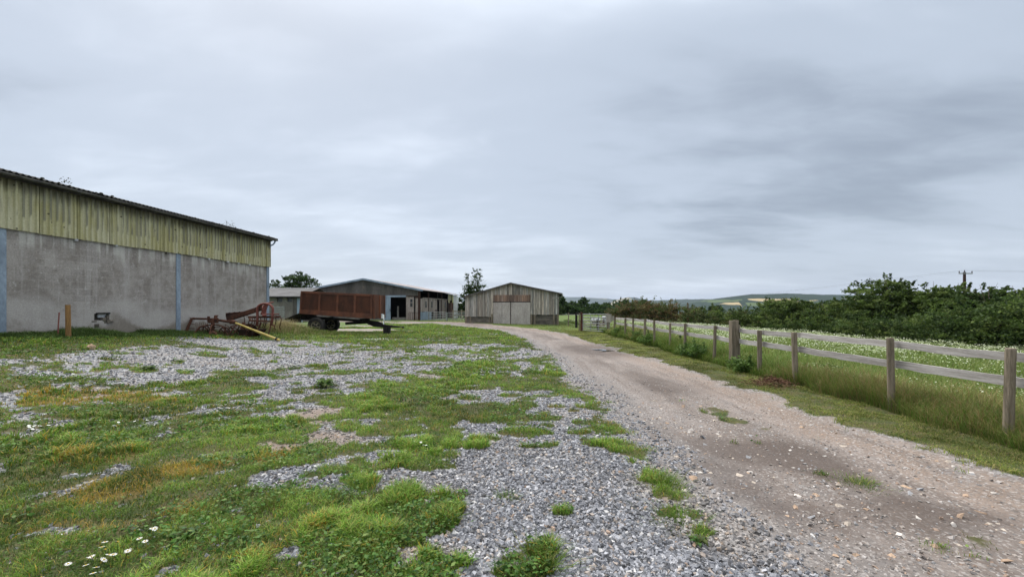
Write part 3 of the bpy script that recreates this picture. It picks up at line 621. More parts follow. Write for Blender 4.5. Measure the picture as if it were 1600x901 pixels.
hedge_line('bramble_bank', 'low bramble and fern bank at the foot of the hawthorns', [hp(1200, 27, 500, .6), hp(1300, 23.6, 498, .8), hp(1380, 20.0, 498, .9), hp(1460, 17.4, 488, 1.2), hp(1530, 15.6, 482, 1.4), hp(1620, 13.9, 474, 1.5), hp(1760, 12.8, 470, 1.5)], 60000, .065, HAW + GREEN_M, 33, spray=.4)
# far trees
FT = [  # px, Y, top, width, label, cols
    (878, 95, 463, 16, 'dark tree directly behind the right corner of the wooden barn', GREEN_D),
    (893, 100, 471, 22, 'low bushy tree in the far field edge behind the two posts', GREEN_M),
    (912, 104, 464, 21, 'tall round tree at the far field edge behind the metal field gate', GREEN_D),
    (931, 112, 473, 16, 'small low tree in the dip of the far field edge', GREEN_D),
    (948, 108, 473, 24, 'broad low tree left of the twin crowned tree', GREEN_M),
    (973, 104, 466.5, 30, 'dark twin crowned tree rising behind the reddish brambles', GREEN_D),
    (1001, 108, 468, 30, 'lighter green tree right of the dark twin crowned tree', GREEN_M),
    (903, 96, 480, 30, 'low scrub bush in front of the far field trees', GREEN_D),
    (940, 94, 484, 34, 'low scrub bush seen above the metal field gate', GREEN_D),
    (868, 92, 476, 30, 'scrub bush hidden partly by the wooden barn', GREEN_M),
    (1118, 130, 477, 27, 'round tree standing alone far behind the low hedge', GREEN_D),
    (1300, 70, 469, 40, 'pale green tree behind the hedge left of the thicket', GREEN_M),
]
for i, (px, Y, tp, w, lab, cols) in enumerate(FT):
    tree('field_tree', lab, 'tree', px, Y, tp, w, 9000, .24 if Y > 80 else .16, cols, 200 + i, 'trees at the far edge of the field', base_frac=.0, thick=.16, spray=.12, loose=.6, clump=.2)
tree('broadleaf_tree', 'big round leafy tree behind the low grey shed', 'tree', 469, 72, 425, 54, 26000, .15, GREEN_D + GREEN_M[:1], 301, base_frac=.02, thick=.25, loose=.6, clump=.18, spray=.12, lobes=9)
tree('shrub', 'pale green shrubby tree beside the end of the big left barn', 'tree', 430, 68, 437, 36, 16000, .13, GREEN_M, 302, base_frac=.02, thick=.18, loose=.6, clump=.18, spray=.12)
tree('shrub', 'leafy tree mostly hidden behind the big left barn', 'tree', 405, 66, 432, 40, 6000, .18, GREEN_D, 309, base_frac=.2, thick=.18)
def sapling():
    Y = 58; X = (740 - 800) / F * Y; t = thing('sapling_tree', 'slender upright tree with airy branches between the two barns', 'tree', (X, Y, H(X, Y)), 0)
    s = F / Y; stems = [(726, 447), (731, 430), (737, 436), (741, 424), (746, 428), (751, 422), (755, 446), (733, 455), (748, 452), (724, 462)]; lo = []; tips = []
    for (px, py) in stems:
        x = (px - 740) / s; z = (HZ - py) / s + CAMZ - .2; tips.append((x, random.uniform(-.6, .6), z))
        for q in np.linspace(.55, 1, 5): lo.append((x * q + random.uniform(-.1, .1), tips[-1][1] * q, z * q, .30, .3, .42))
    lo.append((0, 0, 3.3, 1.1, .9, .9))
    limbs('trunk', (0, 0, 0), tips, .11, t, 5, (0, 0, 2.2)); crown('crown', lo, 11000, .11, GREEN_M + GREEN_D[:1], t, 44, clump=.75, spray=.25, loose=1.3)
sapling()
tree('garden_bush', 'green bush behind the gates and the pale building', 'bush', 720, 64, 473, 16, 3500, .16, GREEN_M, 303, base_frac=.05)
tree('garden_bush', 'dark green bush at the left wall of the wooden barn', 'bush', 727, 58, 466, 14, 3500, .15, GREEN_D, 304, base_frac=.05)
tree('field_tree', 'low tree on the skyline above the pale building', 'tree', 715, 110, 465, 26, 3500, .3, GREEN_M, 305, base_frac=.05)

# ------------------------------------------------------------------ big barn on the left
def corrugated(mb, x0, x1, z0, z1, y, pitch, amp, rib=.35, tint=1.0, slope=None, rd=None):
    "vertical trapezoid profile between x0 and x1 (outside is -y)"
    xs = []; x = x0
    while x < x1:
        for (q, dy) in ((0, 0), (1 - rib - .12, 0), (1 - rib, -amp), (1 - .12, -amp)): xs.append((min(x + q * pitch, x1), dy))
        x += pitch
    xs.append((x1, 0)); n = len(xs); vs = []
    zt = slope if slope else (lambda x_: z1)
    for (x_, dy) in xs: vs += [(x_, y + dy, z0), (x_, y + dy, zt(x_))]
    mb.add(vs, [(2 * i, 2 * i + 2, 2 * i + 3, 2 * i + 1) for i in range(n - 1)], tint)
BR = math.atan2(1, .094)
def left_barn():
    O = (-13.84, 23.3, 0); L = 22.8; bay = 5.7; E = 5.42; CB = 3.94; D = 12.0
    t = thing('livestock_barn', 'large barn with stained grey block wall under lichen green corrugated cladding', 'barn', O, BR)
    # block wall with a broken opening near its foot (px 125-155, py 493-508)
    hx0, hx1, hz0, hz1 = -8.95, -8.45, 1.16, 1.40
    mb = MB(); mb.box((-L, 0, -.4), (hx0, .22, CB + .1)); mb.box((hx1, 0, -.4), (0, .22, CB + .1)); mb.box((hx0, 0, -.4), (hx1, .22, hz0)); mb.box((hx0, 0, hz1), (hx1, .22, CB + .1))
    mb.box((-.22, .22, -.4), (0, D, CB + .1)); mb.box((-L, .22, -.4), (-L + .22, D, CB + .1)); mb.box((-L, D - .22, -.4), (0, D, CB + .1))
    mb.build('block_wall', M_WALL, t)
    h = MB(); h.box((hx0 + .05, -.006, hz1 - .01), (hx1 + .03, .1, hz1 + .035)); h.build('lintel', M_DARK, t)
    h = MB(); h.box((hx0, .16, hz0), (hx1, .2, hz1), .55); h.build('opening_back', M_BLOCKW, t)
    h = MB(); h.box((hx0 + .2, .1, hz0 + .1), (hx1 - .03, .13, hz1)); h.build('white_board', M_WHITE, t)
    h = MB(); rd = random.Random(3)
    for _ in range(9):
        x = rd.uniform(hx0 - .12, hx1); s = rd.uniform(.04, .09); h = MB(); h.box((x, rd.uniform(-.05, .02), hz0 - rd.uniform(.02, .1)), (x + s * 2, .12, hz0 + rd.uniform(0, .08)), rd.uniform(.5, 1.1), Matrix.Rotation(rd.uniform(-.02, .02), 4, 'Y')); h.build('broken_brick', M_BLOCKW, t)
    # steel stanchions on the face
    for i in range(5):
        x = -bay * i - (.09 if i == 0 else 0); c = MB(); w = .10
        c.box((x - w, -.035, -.3), (x + w, .0, CB - .02 if i else E)); c.build('stanchion', M_BLUE, t, bevel=.008)
    # cladding in sheets, each hung a little differently
    x = -L; k = 0; rd = random.Random(9)
    while x < 0:
        x2 = min(x + 1.02, .04); mb = MB(); corrugated(mb, x, x2 + .004, CB - rd.uniform(0, .035), E, -.05 - (k % 2) * .0025, .17, .05, .42)
        mb.build('cladding_sheet', M_CLAD, t); x += 1.02; k += 1
    # hooks and broken bits under the cladding edge
    for x in (-9.6, -6.3, -8.3, -4.2, -3.1, -2.4, -1.6):
        b = MB(); b.box((x, -.1, CB - .09), (x + rd.uniform(.05, .1), -.02, CB - .02), rd.uniform(.6, 1.1), None); b.build('clip', M_WHITE if rd.random() < .4 else M_PVC, t)
    # roof: shallow slope of corrugated fibre cement, wavy edge over the gutter
    sl = math.tan(math.radians(11)); n = int((L + .6) / .073); vs = []; oh = -.24
    for i in range(n + 1):
        x = -L - .3 + i * .073; w = .028 * (1 if i % 2 else -1)
        vs += [(x, oh, E + .17 + w), (x, D / 2, E + .17 + w + (D / 2 - oh) * sl), (x, D - oh, E + .17 + w)]
    fs = []
    for i in range(n): a = 3 * i; fs += [(a, a + 3, a + 4, a + 1), (a + 1, a + 4, a + 5, a + 2)]
    m = MB(); m.add(vs, fs); ro = m.build('roof', M_DARKROOF, t); so_ = ro.modifiers.new('thick', 'SOLIDIFY'); so_.thickness = .02
    g = MB()   # moss tufts and small seedlings on the roof edge
    for _ in range(90):
        x = rd.uniform(-L, 0); s = rd.uniform(.02, .06); g.lathe([(0, s * .7), (s * .7, s * .5), (s, 0)], (x, oh + rd.uniform(.0, .2), E + .2), 'z', 6, (.7, .8, .4))
    g.build('moss', M_DARKROOF, ro)
    p = []; r = np.random.default_rng(4); pts = []
    for c in (-3.1, -2.75, -9.9):
        for _ in range(26): pts.append((c + r.normal() * .10, oh + .15 + r.normal() * .05, E + .27 + abs(r.normal()) * .10))
    pts = np.array(pts); u, w = rand_rot(len(pts), r); leaf_mesh('seedling', pts, u, w, np.full(len(pts), .06), np.full(len(pts), .03), np.tile([[.06, .06, .03]], (len(pts), 1)), M_LEAF, ro)
    f = MB(); f.box((-L, -.20, E - .04), (.04, -.17, E + .12)); f.build('fascia', M_DARKROOF, t)
    # gutter: half round with joints, swan neck at the far end
    gm = MB(); prof = [(-.075 * math.cos(a), -.075 * math.sin(a)) for a in np.linspace(0, math.pi, 8)]; gy, gz = -.285, E + .10
    a = [(-L - .2, gy + p_[0], gz + p_[1]) for p_ in prof]; b = [(.22, gy + p_[0], gz + p_[1] - .03) for p_ in prof]
    gm.add(a + b, [(i, i + 1, i + 9, i + 8) for i in range(7)]); go = gm.build('gutter', M_PVC, t, smooth=True); q = go.modifiers.new('t', 'SOLIDIFY'); q.thickness = .008
    for x in np.arange(-L, .1, .95):
        b = MB(); b.bar((x, -.18, gz - .02), (x, gy - .08, gz - .075), .02); b.build('bracket', M_PVC, go)
    d = MB(); d.tube([(.12, gy, gz - .06), (.13, gy, gz - .16), (.10, -.2, gz - .30), (.03, -.1, gz - .37), (-.02, -.07, gz - .5)], .042, 8); d.build('downpipe', M_BLUE, t, smooth=True)
    h = MB(); h.box((.02, gy - .1, gz - .09), (.26, gy + .1, gz + .05)); h.build('hopper', M_PVC, t, bevel=.01)
left_barn()
def post_simple(name, label, cat, px, py_top, py_base, mat, w, lean=(0, 0), grp=None, Yo=None, zadj=0):
    X, Y = gpt(px, py_base) if Yo is None else ((px - 800) / F * Yo, Yo); zb = H(X, Y); h = CAMZ + (HZ - py_top) / F * Y - zb
    w *= Y / math.hypot(X, Y); rd = random.Random(int(px)); mb = MB(); mb.tube([(0, 0, -.15), (lean[0] * .5, lean[1] * .5, h * .5), (lean[0], lean[1], h)], [w * .52, w * .5, w * .48], 9)
    ob = mb.build(name, mat, None, bevel=.004); ob.location = (X, Y, zb); return tag(ob, label, cat, grp)
post_simple('timber_post', 'short tan timber post standing against the stained block wall', 'post', 107, 476, 528, M_TIMBER, .19, (-.02, 0), Yo=12.6)
o = post_simple('steel_pipe', 'thin dull red pipe leaning against the block wall', 'pipe', 90, 488, 524, M_RED, .055, (-.26, .28), Yo=12.7)
def rock(name, label, px, py, s, mat, seed):
    X, Y = gpt(px, py); r = np.random.default_rng(seed); u = np.linspace(0, math.pi, 7); w = np.linspace(0, 2 * math.pi, 11)[:-1]; vs = []; fs = []
    for a in u:
        for b in w:
            d = np.array([math.sin(a) * math.cos(b) * s[0], math.sin(a) * math.sin(b) * s[1], math.cos(a) * s[2]]); vs.append(tuple(d * (1 + .16 * r.normal())))
    for i in range(6):
        for k in range(10): fs.append((i * 10 + k, (i + 1) * 10 + k, (i + 1) * 10 + (k + 1) % 10, i * 10 + (k + 1) % 10))
    mb = MB(); mb.add(vs, fs); ob = mb.build(name, mat); ob.location = (X, Y, H(X, Y) + s[2] * .5); return tag(ob, label, 'rock')
rock('tan_rock', 'pale tan rock lying in the grass before the block wall', 142, 546, (.11, .09, .10), M_TANSTONE, 5)

# ------------------------------------------------------------------ rusty hay machine and cultivator by the wall
MY = 18.0
def Q(px, py, dy=0.0):     # local point of the machines, origin on the ground at their middle
    Y = MY + dy; return Vector(((px - 800) / F * Y - MX, dy, CAMZ + (HZ - py) / F * Y - MZ))
MX = (350 - 800) / F * MY; MZ = H(MX, MY)
def hay_machine():
    t = thing('hay_tedder', 'rusty hay tedder with spoked rotors and tines lying before the block wall', 'farm machine', (MX, MY, MZ))
    rd = random.Random(11)
    m = MB(); m.tube([Q(301, 497.5, .1), Q(323, 498, .1)], .045, 8); m.tube([Q(342, 500, .1), Q(362, 503, .05)], .055, 8, .9); m.bar(Q(300, 497, .1), Q(288.5, 523, .0), .07, .10); m.bar(Q(326, 494, .15), Q(326, 503, .15), .1, .05)
    m.build('frame', M_RUST, t, bevel=.006)
    m = MB(); m.box(Q(325, 505, -.1), Q(342, 496.5, .3)); m.tube([Q(337, 499, .1), Q(337, 493, .1)], [.09, .06], 8); m.tube([Q(335, 493, .1), Q(341, 493, .1)], .03, 6); m.build('gearbox', M_RUST, t, bevel=.02)
    m = MB(); m.box(Q(287.5, 516, .35), Q(298, 496, .38)); m.box(Q(286.5, 496, .3), Q(300, 494, .42), (.1, .08, .07)); m.build('guard_board', M_CREAM, t)
    # two rotors: hub, curved spokes, ring and tines
    for ci, (cx, cy, dy, rx, ang) in enumerate(((329, 525, .0, .80, .0), (377, 523, .55, .72, .3))):
        c = Q(cx, cy, dy); hub = Q(cx + 4, 507, dy); r = MB(); n = 40; ring = []
        for k in range(n + 1): a = 2 * math.pi * k / n; ring.append(c + Vector((math.cos(a) * rx, math.sin(a) * rx * .9, .05 * math.sin(a * 2))))
        r.tube(ring, .018, 6); r.tube([hub + Vector((0, 0, .1)), c + Vector((0, 0, -.02))], [.07, .10], 8)
        for k in range(6):
            a = 2 * math.pi * k / 6 + ang; e = c + Vector((math.cos(a) * rx, math.sin(a) * rx * .9, 0)); q = hub.lerp(e, .6) + Vector((0, 0, .22)); r.tube([hub, hub.lerp(q, .5) + Vector((0, 0, .03)), q, e], [.03, .028, .025, .022], 6)
        ro = r.build('rotor', M_RUST, t)
        ti = MB()
        for k in range(14):
            a = 2 * math.pi * k / 14 + .1; e = c + Vector((math.cos(a) * rx, math.sin(a) * rx * .9, 0))
            ti.tube([e, e + Vector((math.cos(a) * .08, math.sin(a) * .08, .18)), e + Vector((math.cos(a) * .14, math.sin(a) * .12, .26 + rd.uniform(-.05, .1)))], .009, 5)
        ti.build('tine', M_RUST, ro)
    m = MB()
    for (py, x0, l) in ((495, 268, .2), (498.5, 266, .3), (501, 280, .1), (505, 276, .2), (511, 262, .3), (513, 266, .2), (516, 284, .1)):
        m.tube([Q(x0, py, -.1), Q((x0 + 300) / 2, py + .6 + l, .1), Q(304, py + 1, .2)], .010, 5)
    m.build('tine', M_RUST, t)
    m = MB()
    for px in range(306, 326, 3): m.tube([Q(px, 503 + rd.uniform(-1, 2), .35), Q(px + .6, 512, .35), Q(px - .3, 519, .3)], .009, 5)
    m.build('tine', M_RUST, t)
    # broken casting and drum parts lying inside the rotors
    m = MB(); m.lathe([(0, -.05), (.16, -.05), (.2, 0), (.17, .06), (.06, .08), (0, .08)], Q(333, 524, -.25), 'y', 14, (1.9, 2.1, 2.0)); m.build('casting', M_RUST, t)
    for cx, rr in ((316, .27), (351, .24)):
        m = MB(); m.tube([Q(cx, 519.5, .35) + Vector((math.cos(a) * rr, 0, math.sin(a) * rr)) for a in np.linspace(0, 6.283, 25)], .03, 6, .8)
        for a in np.linspace(.3, 5.6, 6): m.bar(Q(cx, 519.5, .35), Q(cx, 519.5, .35) + Vector((math.cos(a) * rr, 0, math.sin(a) * rr)), .03, .03, .8)
        m.build('wheel', M_RUST, t)
    m = MB()
    for i in range(16):
        x0 = rd.uniform(304, 392); y0 = rd.uniform(508, 520); dy0 = rd.uniform(-.1, .7); m.tube([Q(x0, y0, dy0), Q(x0 + rd.uniform(-10, 10), y0 + rd.uniform(-5, 3), dy0 + .1), Q(x0 + rd.uniform(-18, 18), 524, dy0 + rd.uniform(-.2, .4))], rd.uniform(.014, .032), 6, rd.uniform(.5, 1.3))
    m.build('loose_bars', M_RUST, t)
    # drive shaft with yellow guard running forward to the ground
    m = MB(); m.tube([Q(360, 503, .0), Q(364, 502.5, -.02), Q(369, 504, -.08)], [.085, .10, .075], 10); m.build('joint', M_RUST, t)
    a, b = Q(368, 504.3, -.08), Q(437, 531.5, -1.1); mid = a.lerp(b, .47)
    m = MB(); m.tube([a, a.lerp(b, .03), mid, mid, b.lerp(a, .06)], [.055, .042, .045, .052, .052], 10); m.tube([b.lerp(a, .04), b], [.06, .04], 10); m.build('drive_shaft', M_YELLOW, t, smooth=False)
    m = MB(); m.tube([b.lerp(a, .075), b.lerp(a, .045)], .068, 10); m.build('collar', M_DARK, t)
hay_machine()
def cultivator():
    t = thing('cultivator', 'red cultivator with hooped headstock and spring tines beside the barn corner', 'farm machine', (MX, MY, MZ))
    m = MB(); m.bar(Q(356, 498.5, .9), Q(412, 480, .5), .16, .20); m.build('drawbar', M_RUST, t, bevel=.01)
    m = MB(); pl = [Q(352.5, 495, 1.2), Q(352.5, 489.5, 1.2)]
    for i in range(4): x = 355 + i * 8; pl += [Q(x, 489.5 - i * .7, 1.2), Q(x + 3, 487.8 - i * .7, 1.2), Q(x + 6, 489 - i * .7, 1.2)]
    pl += [Q(388, 487, 1.2), Q(386, 493, 1.2)]
    m.prism(pl, (0, .06, 0), .45); m.build('toothed_bar', M_RUST, t)
    m = MB(); m.tube([Q(353, 489.3, 1.3), Q(390, 486, 1.3)], .018, 6); m.build('red_edge', M_RED, t)
    for dy, dx in ((-.25, 0), (.45, 1)):   # inverted U hoops
        m = MB(); pts = [Q(401 + dx, 509, dy), Q(402 + dx, 495, dy)] + [Q(401.5 + dx + 12.2 - 12.2 * math.cos(a), 483 - 9.0 * math.sin(a), dy) for a in np.linspace(0, math.pi, 10)] + [Q(425.5 + dx, 497, dy), Q(423 + dx, 508, dy)]
        m.tube(pts, .043, 8); m.build('hoop', M_RED, t, smooth=True)
    m = MB(); m.bar(Q(410, 492, .0), Q(416, 475, .0), .1, .14); m.tube([Q(413, 474, -.2), Q(427, 472, .3)], .03, 6); m.bar(Q(413, 493.5, -.1), Q(413, 478, .3), .16, .06); m.build('headstock', M_RED, t)
    m = MB(); m.bar(Q(388, 495, .2), Q(436, 495, .2), .08, .09); m.bar(Q(390, 500.5, -.2), Q(426, 502, -.2), .07, .07); m.bar(Q(391, 496, .9), Q(438, 494, 1.0), .08, .08); m.bar(Q(426, 495, -.3), Q(436, 494, .9), .07, .07); m.bar(Q(391, 500, -.2), Q(391, 496, .9), .07, .07); m.build('frame', M_RUST, t, bevel=.006)
    m = MB(); m.box(Q(416, 491.5, .0), Q(436.5, 489.5, .5)); m.build('top_plate', M_RED, t, bevel=.006)
    m = MB(); m.bar(Q(423, 508, -.25), Q(419, 524, -.3), .05, .05); m.bar(Q(424, 506, -.25), Q(429, 509, -.25), .04, .05); m.bar(Q(399, 508, -.25), Q(404, 509, -.25), .05, .05); m.bar(Q(408, 504, -.1), Q(402, 517, -.15), .05, .05); m.build('prop_leg', M_RUST, t)
    for px, dy in ((380, .9), (387, .95), (396, .9), (405, .9), (414, .95), (429, .9), (437, .3), (437, .9), (411, .1), (392, -.1)):
        m = MB(); m.tube([Q(px - 2, 494.5, dy), Q(px + 1, 494, dy), Q(px + 2.5, 499, dy), Q(px + 1.5, 505, dy), Q(px - .5, 511, dy), Q(px + 1.5, 515, dy)], .018, 6); m.build('spring_tine', M_RUST, t)
    m = MB(); m.lathe([(0, .07), (.2, .05), (.38, 0), (.39, -.01), (.2, .03), (0, .05)], Q(390, 519, .3), 'y', 20, .6); m.build('disc', M_RUST, t)
    m = MB(); pl = [Q(370 + i * 2.0, 514.5 + 12 * math.sin(i / 16 * math.pi) ** .7 * 1.0, .1) for i in range(17)]; m.prism(pl, (0, .7, 0), .4); m.build('trough', M_RUST, t)
    # bars leaning on the barn end
cultivator()

# ------------------------------------------------------------------ trailer
def trailer():
    Y0 = 24.0; X0 = (494.5 - 800) / F * Y0; zg = H(X0, Y0 + 1)
    t = thing('tipping_trailer', 'rusty brown high sided farm tipping trailer parked on the grass', 'trailer', (X0, Y0, zg), math.radians(-1.2))
    def q(px, py, dy=0.0):
        Y = Y0 + dy; return Vector(((px - 800) / F * Y - X0, dy, CAMZ + (HZ - py) / F * Y - zg))
    BL, BRr, TL, TR = q(467.5, 489.2), q(582, 497), q(469.5, 455), q(582, 460.5); Wd = 2.05; off = Vector((0, Wd, 0))
    def pt(u, v, d=0.0): return BL.lerp(BRr, u).lerp(TL.lerp(TR, u), v) + Vector((0, d, 0))
    def plank(name, poly, th, mat=M_BOXRUST, tint=1.35, bev=.006, par=t):
        m = MB(); m.prism(poly, (0, th, 0), tint); return m.build(name, mat, par, bevel=bev)
    for side, d in ((0, 0.0), (1, Wd - .05)):
        s = plank('side_panel', [pt(0, 0, d + .03), pt(1, 0, d + .03), pt(1, 1, d + .03), pt(0, 1, d + .03)], .03, tint=.72)  # panels tinted darker than rails: recess shade and rust tone share the colour
        o = -.035 if side == 0 else .06
        plank('top_rail', [pt(0, .92, d + o * 0), pt(1, .92, d), pt(1, 1.02, d), pt(0, 1.02, d)] if side == 0 else [pt(0, .92, d + .05), pt(1, .92, d + .05), pt(1, 1.02, d + .05), pt(0, 1.02, d + .05)], .035 if side == 0 else .04, par=s)
        plank('bottom_rail', [pt(0, -.02, d - .03), pt(1, -.02, d - .03), pt(1, .19, d - .03), pt(0, .19, d - .03)] if side == 0 else [pt(0, -.02, d + .06), pt(1, -.02, d + .06), pt(1, .19, d + .06), pt(0, .19, d + .06)], .06, par=s)
        for u0, u1 in ((0, .022), (.255, .285), (.505, .535), (.745, .775), (.978, 1.0)):
            plank('side_post', [pt(u0, .19, d - .022), pt(u1, .19, d - .022), pt(u1, .92, d - .022), pt(u0, .92, d - .022)] if side == 0 else [pt(u0, .19, d + .06), pt(u1, .19, d + .06), pt(u1, .92, d + .06), pt(u0, .92, d + .06)], .05, par=s)
    # headboard, folded outwards a little so the camera sees it from this side
    fr = [pt(1, 0, .03) + Vector((.02, 0, 0)), pt(1, 1.02, .03) + Vector((.02, 0, 0)), pt(1, 1.02, Wd) + Vector((.06, 0, 0)), pt(1, 0, Wd) + Vector((.06, 0, 0))]
    m = MB(); m.prism(fr, (.05, 0, 0)); hb = m.build('headboard', M_BOXRUST, t)
    for yy, w in ((.05, .09), (1.0, .12), (1.85, .09)):
        m = MB(); b0 = pt(1, -.02, yy) + Vector((.11, 0, 0)); b1 = pt(1, 1.0, yy) + Vector((.11, 0, 0)); m.bar(b0, b1, w, .07, tint=1.6 if yy == 1.0 else 1.05, up=(1, 0, 0)); m.build('headboard_post', M_BOXRUST, hb)
    m = MB(); m.prism([pt(0, -.02, 0), pt(1, -.02, 0), pt(1, -.02, Wd), pt(0, -.02, Wd)], (0, 0, .05), .6); m.build('floor', M_DARK, t)
    # tailgate hanging open behind, sloping to the ground
    m = MB(); a, b = q(468, 488.5, .1), q(443, 498.5, .1); m.prism([a, b, b + Vector((0, Wd - .2, 0)), a + Vector((0, Wd - .2, 0))], (0, 0, -.06), 1.0); m.build('tailgate', M_DARK, t)
    # chassis
    for d in (.45, 1.5):
        m = MB(); m.prism([q(472, 493, d), q(590, 501.5, d), q(603, 507, d), q(624, 509.5, d), q(628, 511.5, d), q(600, 511.5, d), q(584, 510, d), q(568, 503, d), q(500, 499, d), q(472, 499, d)] if d == .45 else [q(472, 493, d), q(586, 501, d), q(600, 508, d), q(584, 509, d), q(568, 503, d), q(500, 499, d), q(472, 499, d)], (0, .12, 0)); m.build('chassis_beam', M_DARK, t)
    m = MB(); m.box(q(478, 500, .4), q(486, 491, 1.65)); m.box(q(566, 503, .4), q(574, 497, 1.65)); m.bar(q(592, 506, .5), q(600, 508, 1.5), .12, .12); m.tube([q(540, 505, 1.0), q(575, 503, 1.0)], .09, 10); m.build('cross_member', M_DARK, t)
    m = MB(); m.box(q(452, 504, .5), q(470, 494, 1.5)); m.build('rear_box', M_DARK, t, bevel=.02)
    ax = q(494.5, 507.4, 0); m = MB(); m.bar(ax + Vector((0, .1, 0)), ax + Vector((0, Wd - .1, 0)), .1, .1); m.build('axle', M_DARK, t)
    R = 12.8 / F * Y0
    for k, yy in enumerate((-.05, Wd - .2)):
        c = Vector((ax.x, yy, R)); m = MB(); m.lathe([(R * .58, -.02), (R * .62, -.09), (R * .92, -.11), (R, -.07), (R, .21), (R * .92, .25), (R * .6, .24), (R * .58, .1)], c, 'y', 32)
        for j in range(26):
            a = j / 26 * 6.283; e = Vector((math.cos(a), 0, math.sin(a))); m.bar(c + e * R * .9 + Vector((0, -.09, 0)), c + e * (R * 1.01) + Vector((0, .07, 0)), .045, .03)
        w = m.build('wheel', M_TYRE, t)
        m = MB(); m.lathe([(R * .6, -.03), (R * .56, -.06), (R * .5, .02), (R * .3, .04), (R * .28, -.02), (R * .14, -.04), (0, -.04)], c, 'y', 24); m.build('rim', M_CREAM, w)
        m = MB()
        for j in range(5): a = j / 5 * 6.283 + .3; m.lathe([(.0, -.07), (.055, -.07), (.055, .03)], c + Vector((math.cos(a) * R * .33, -.01, math.sin(a) * R * .33)), 'y', 8)
        m.lathe([(0, -.12), (.06, -.12), (.07, .0)], c, 'y', 10); m.build('hub', M_DARK, w)
    m = MB(); m.bar(q(600, 506, .3), q(600, 491, .3), .05, .05, 6); m.bar(q(598, 490, .3), q(598, 497, .3), .1, .04, 3); m.build('parking_jack', M_GALV, t)
    m = MB(); m.tube([q(599, 497, .2), q(601, 504, .3), q(600, 507, .35)], .012, 6); m.tube([q(596, 497, .3), q(597, 505, .5)], .01, 6); m.build('hydraulic_hose', M_DARK, t)
    m = MB(); m.tube([q(628, 510.8, .5), q(632, 511.2, .5)], .05, 8); m.build('tow_eye', M_DARK, t)
    b = thing('prop_block', 'dark wooden prop block under the trailer drawbar', 'block', (X0 + q(603, 510, .3).x, Y0 + .3, H(X0 + 4.2, Y0 + .3)))
    m = MB(); m.box((-.17, 0, -.02), (.06, .35, .42)); m.build('block', M_DARK, b, bevel=.01)
    m = MB(); m.box((.09, .02, -.02), (.2, .3, .46)); m.build('post', M_DARK, b, bevel=.01)
trailer()

# ------------------------------------------------------------------ low grey shed behind the trailer
def low_shed():
    Y0 = 44.0; x0 = (395 - 800) / F * Y0; x1 = (468 - 800) / F * Y0; w = x1 - x0; zg = H(x1, Y0) - .05
    t = thing('low_shed', 'low grey concrete panel shed with small square openings behind the trailer', 'shed', (x0, Y0, zg), 0)
    ez = CAMZ + (HZ - 464) / F * Y0 - zg; rz = CAMZ + (HZ - 450.5) / F * (Y0 + 4) - zg
    def X(px): return (px - 800) / F * Y0 - x0
    def Z(py): return CAMZ + (HZ - py) / F * Y0 - zg
    wn = [(433, 441), (449, 456)]; zt, zb = Z(466.5), Z(471.5); m = MB(); xs = [0] + [X(v) for p in wn for v in p] + [w]
    for i in range(0, len(xs), 2): m.box((xs[i], 0, -.2), (xs[i + 1], .15, ez))
    for a, b in wn: m.box((X(a), 0, -.2), (X(b), .15, zb)); m.box((X(a), 0, zt), (X(b), .15, ez))
    m.box((w - .15, .15, -.2), (w, 8, ez)); m.box((0, .15, -.2), (.15, 8, ez)); m.box((0, 7.85, -.2), (w, 8, ez)); m.build('wall', M_CONC, t)
    for a, b in wn:
        m = MB(); m.box((X(a) - .02, .1, zb), (X(b) + .02, .13, zt)); m.build('window', M_GLASSD, t)
        m = MB(); m.box((X(a) - .06, -.03, zt), (X(b) + .06, .03, zt + .07)); m.build('lintel', M_DARK, t)
    m = MB(); m.prism([(-.4, -.3, ez + .02), (w + .3, -.3, ez + .02), (w + .3, 4, rz), (-.4, 4, rz)], (0, 0, .07)); m.prism([(-.4, 4, rz), (w + .3, 4, rz), (w + .3, 8.3, ez), (-.4, 8.3, ez)], (0, 0, .07)); m.build('roof', M_ROOF, t)
    m = MB(); m.box((-.4, -.33, ez - .07), (w + .3, -.27, ez + .03)); m.build('gutter', M_DARK, t)
    m = MB(); m.box((X(457), -.06, 0), (X(464), -.01, Z(465.5)), .5); m.box((X(458), -.14, 0), (X(459.3), -.06, Z(466)), .7); m.build('door', M_CONC, t)
    m = MB(); m.box((X(464.5), -.06, 0), (X(473), -.012, Z(465.5))); m.build('white_door', M_BLUE, t)
low_shed()
def hurdle():
    Y0 = 41.0; X0 = (435 - 800) / F * Y0; t = thing('metal_hurdle', 'pale barred metal hurdle leaning before the low grey shed', 'hurdle', (X0, Y0, H(X0, Y0)))
    a = (426 - 435) / F * Y0; b = (443.5 - 435) / F * Y0
    for i, py in enumerate((479.5, 482, 485, 488, 491, 494)):
        m = MB(); z = CAMZ + (HZ - py) / F * Y0 - H(X0, Y0); m.box((a, 0, z - .045), (b, .03, z + .045)); m.build('bar', M_GALV, t)
    for x in (a, b): m = MB(); m.box((x - .03, .03, 0), (x + .03, .06, 1.75)); m.build('upright', M_GALV, t)
hurdle()

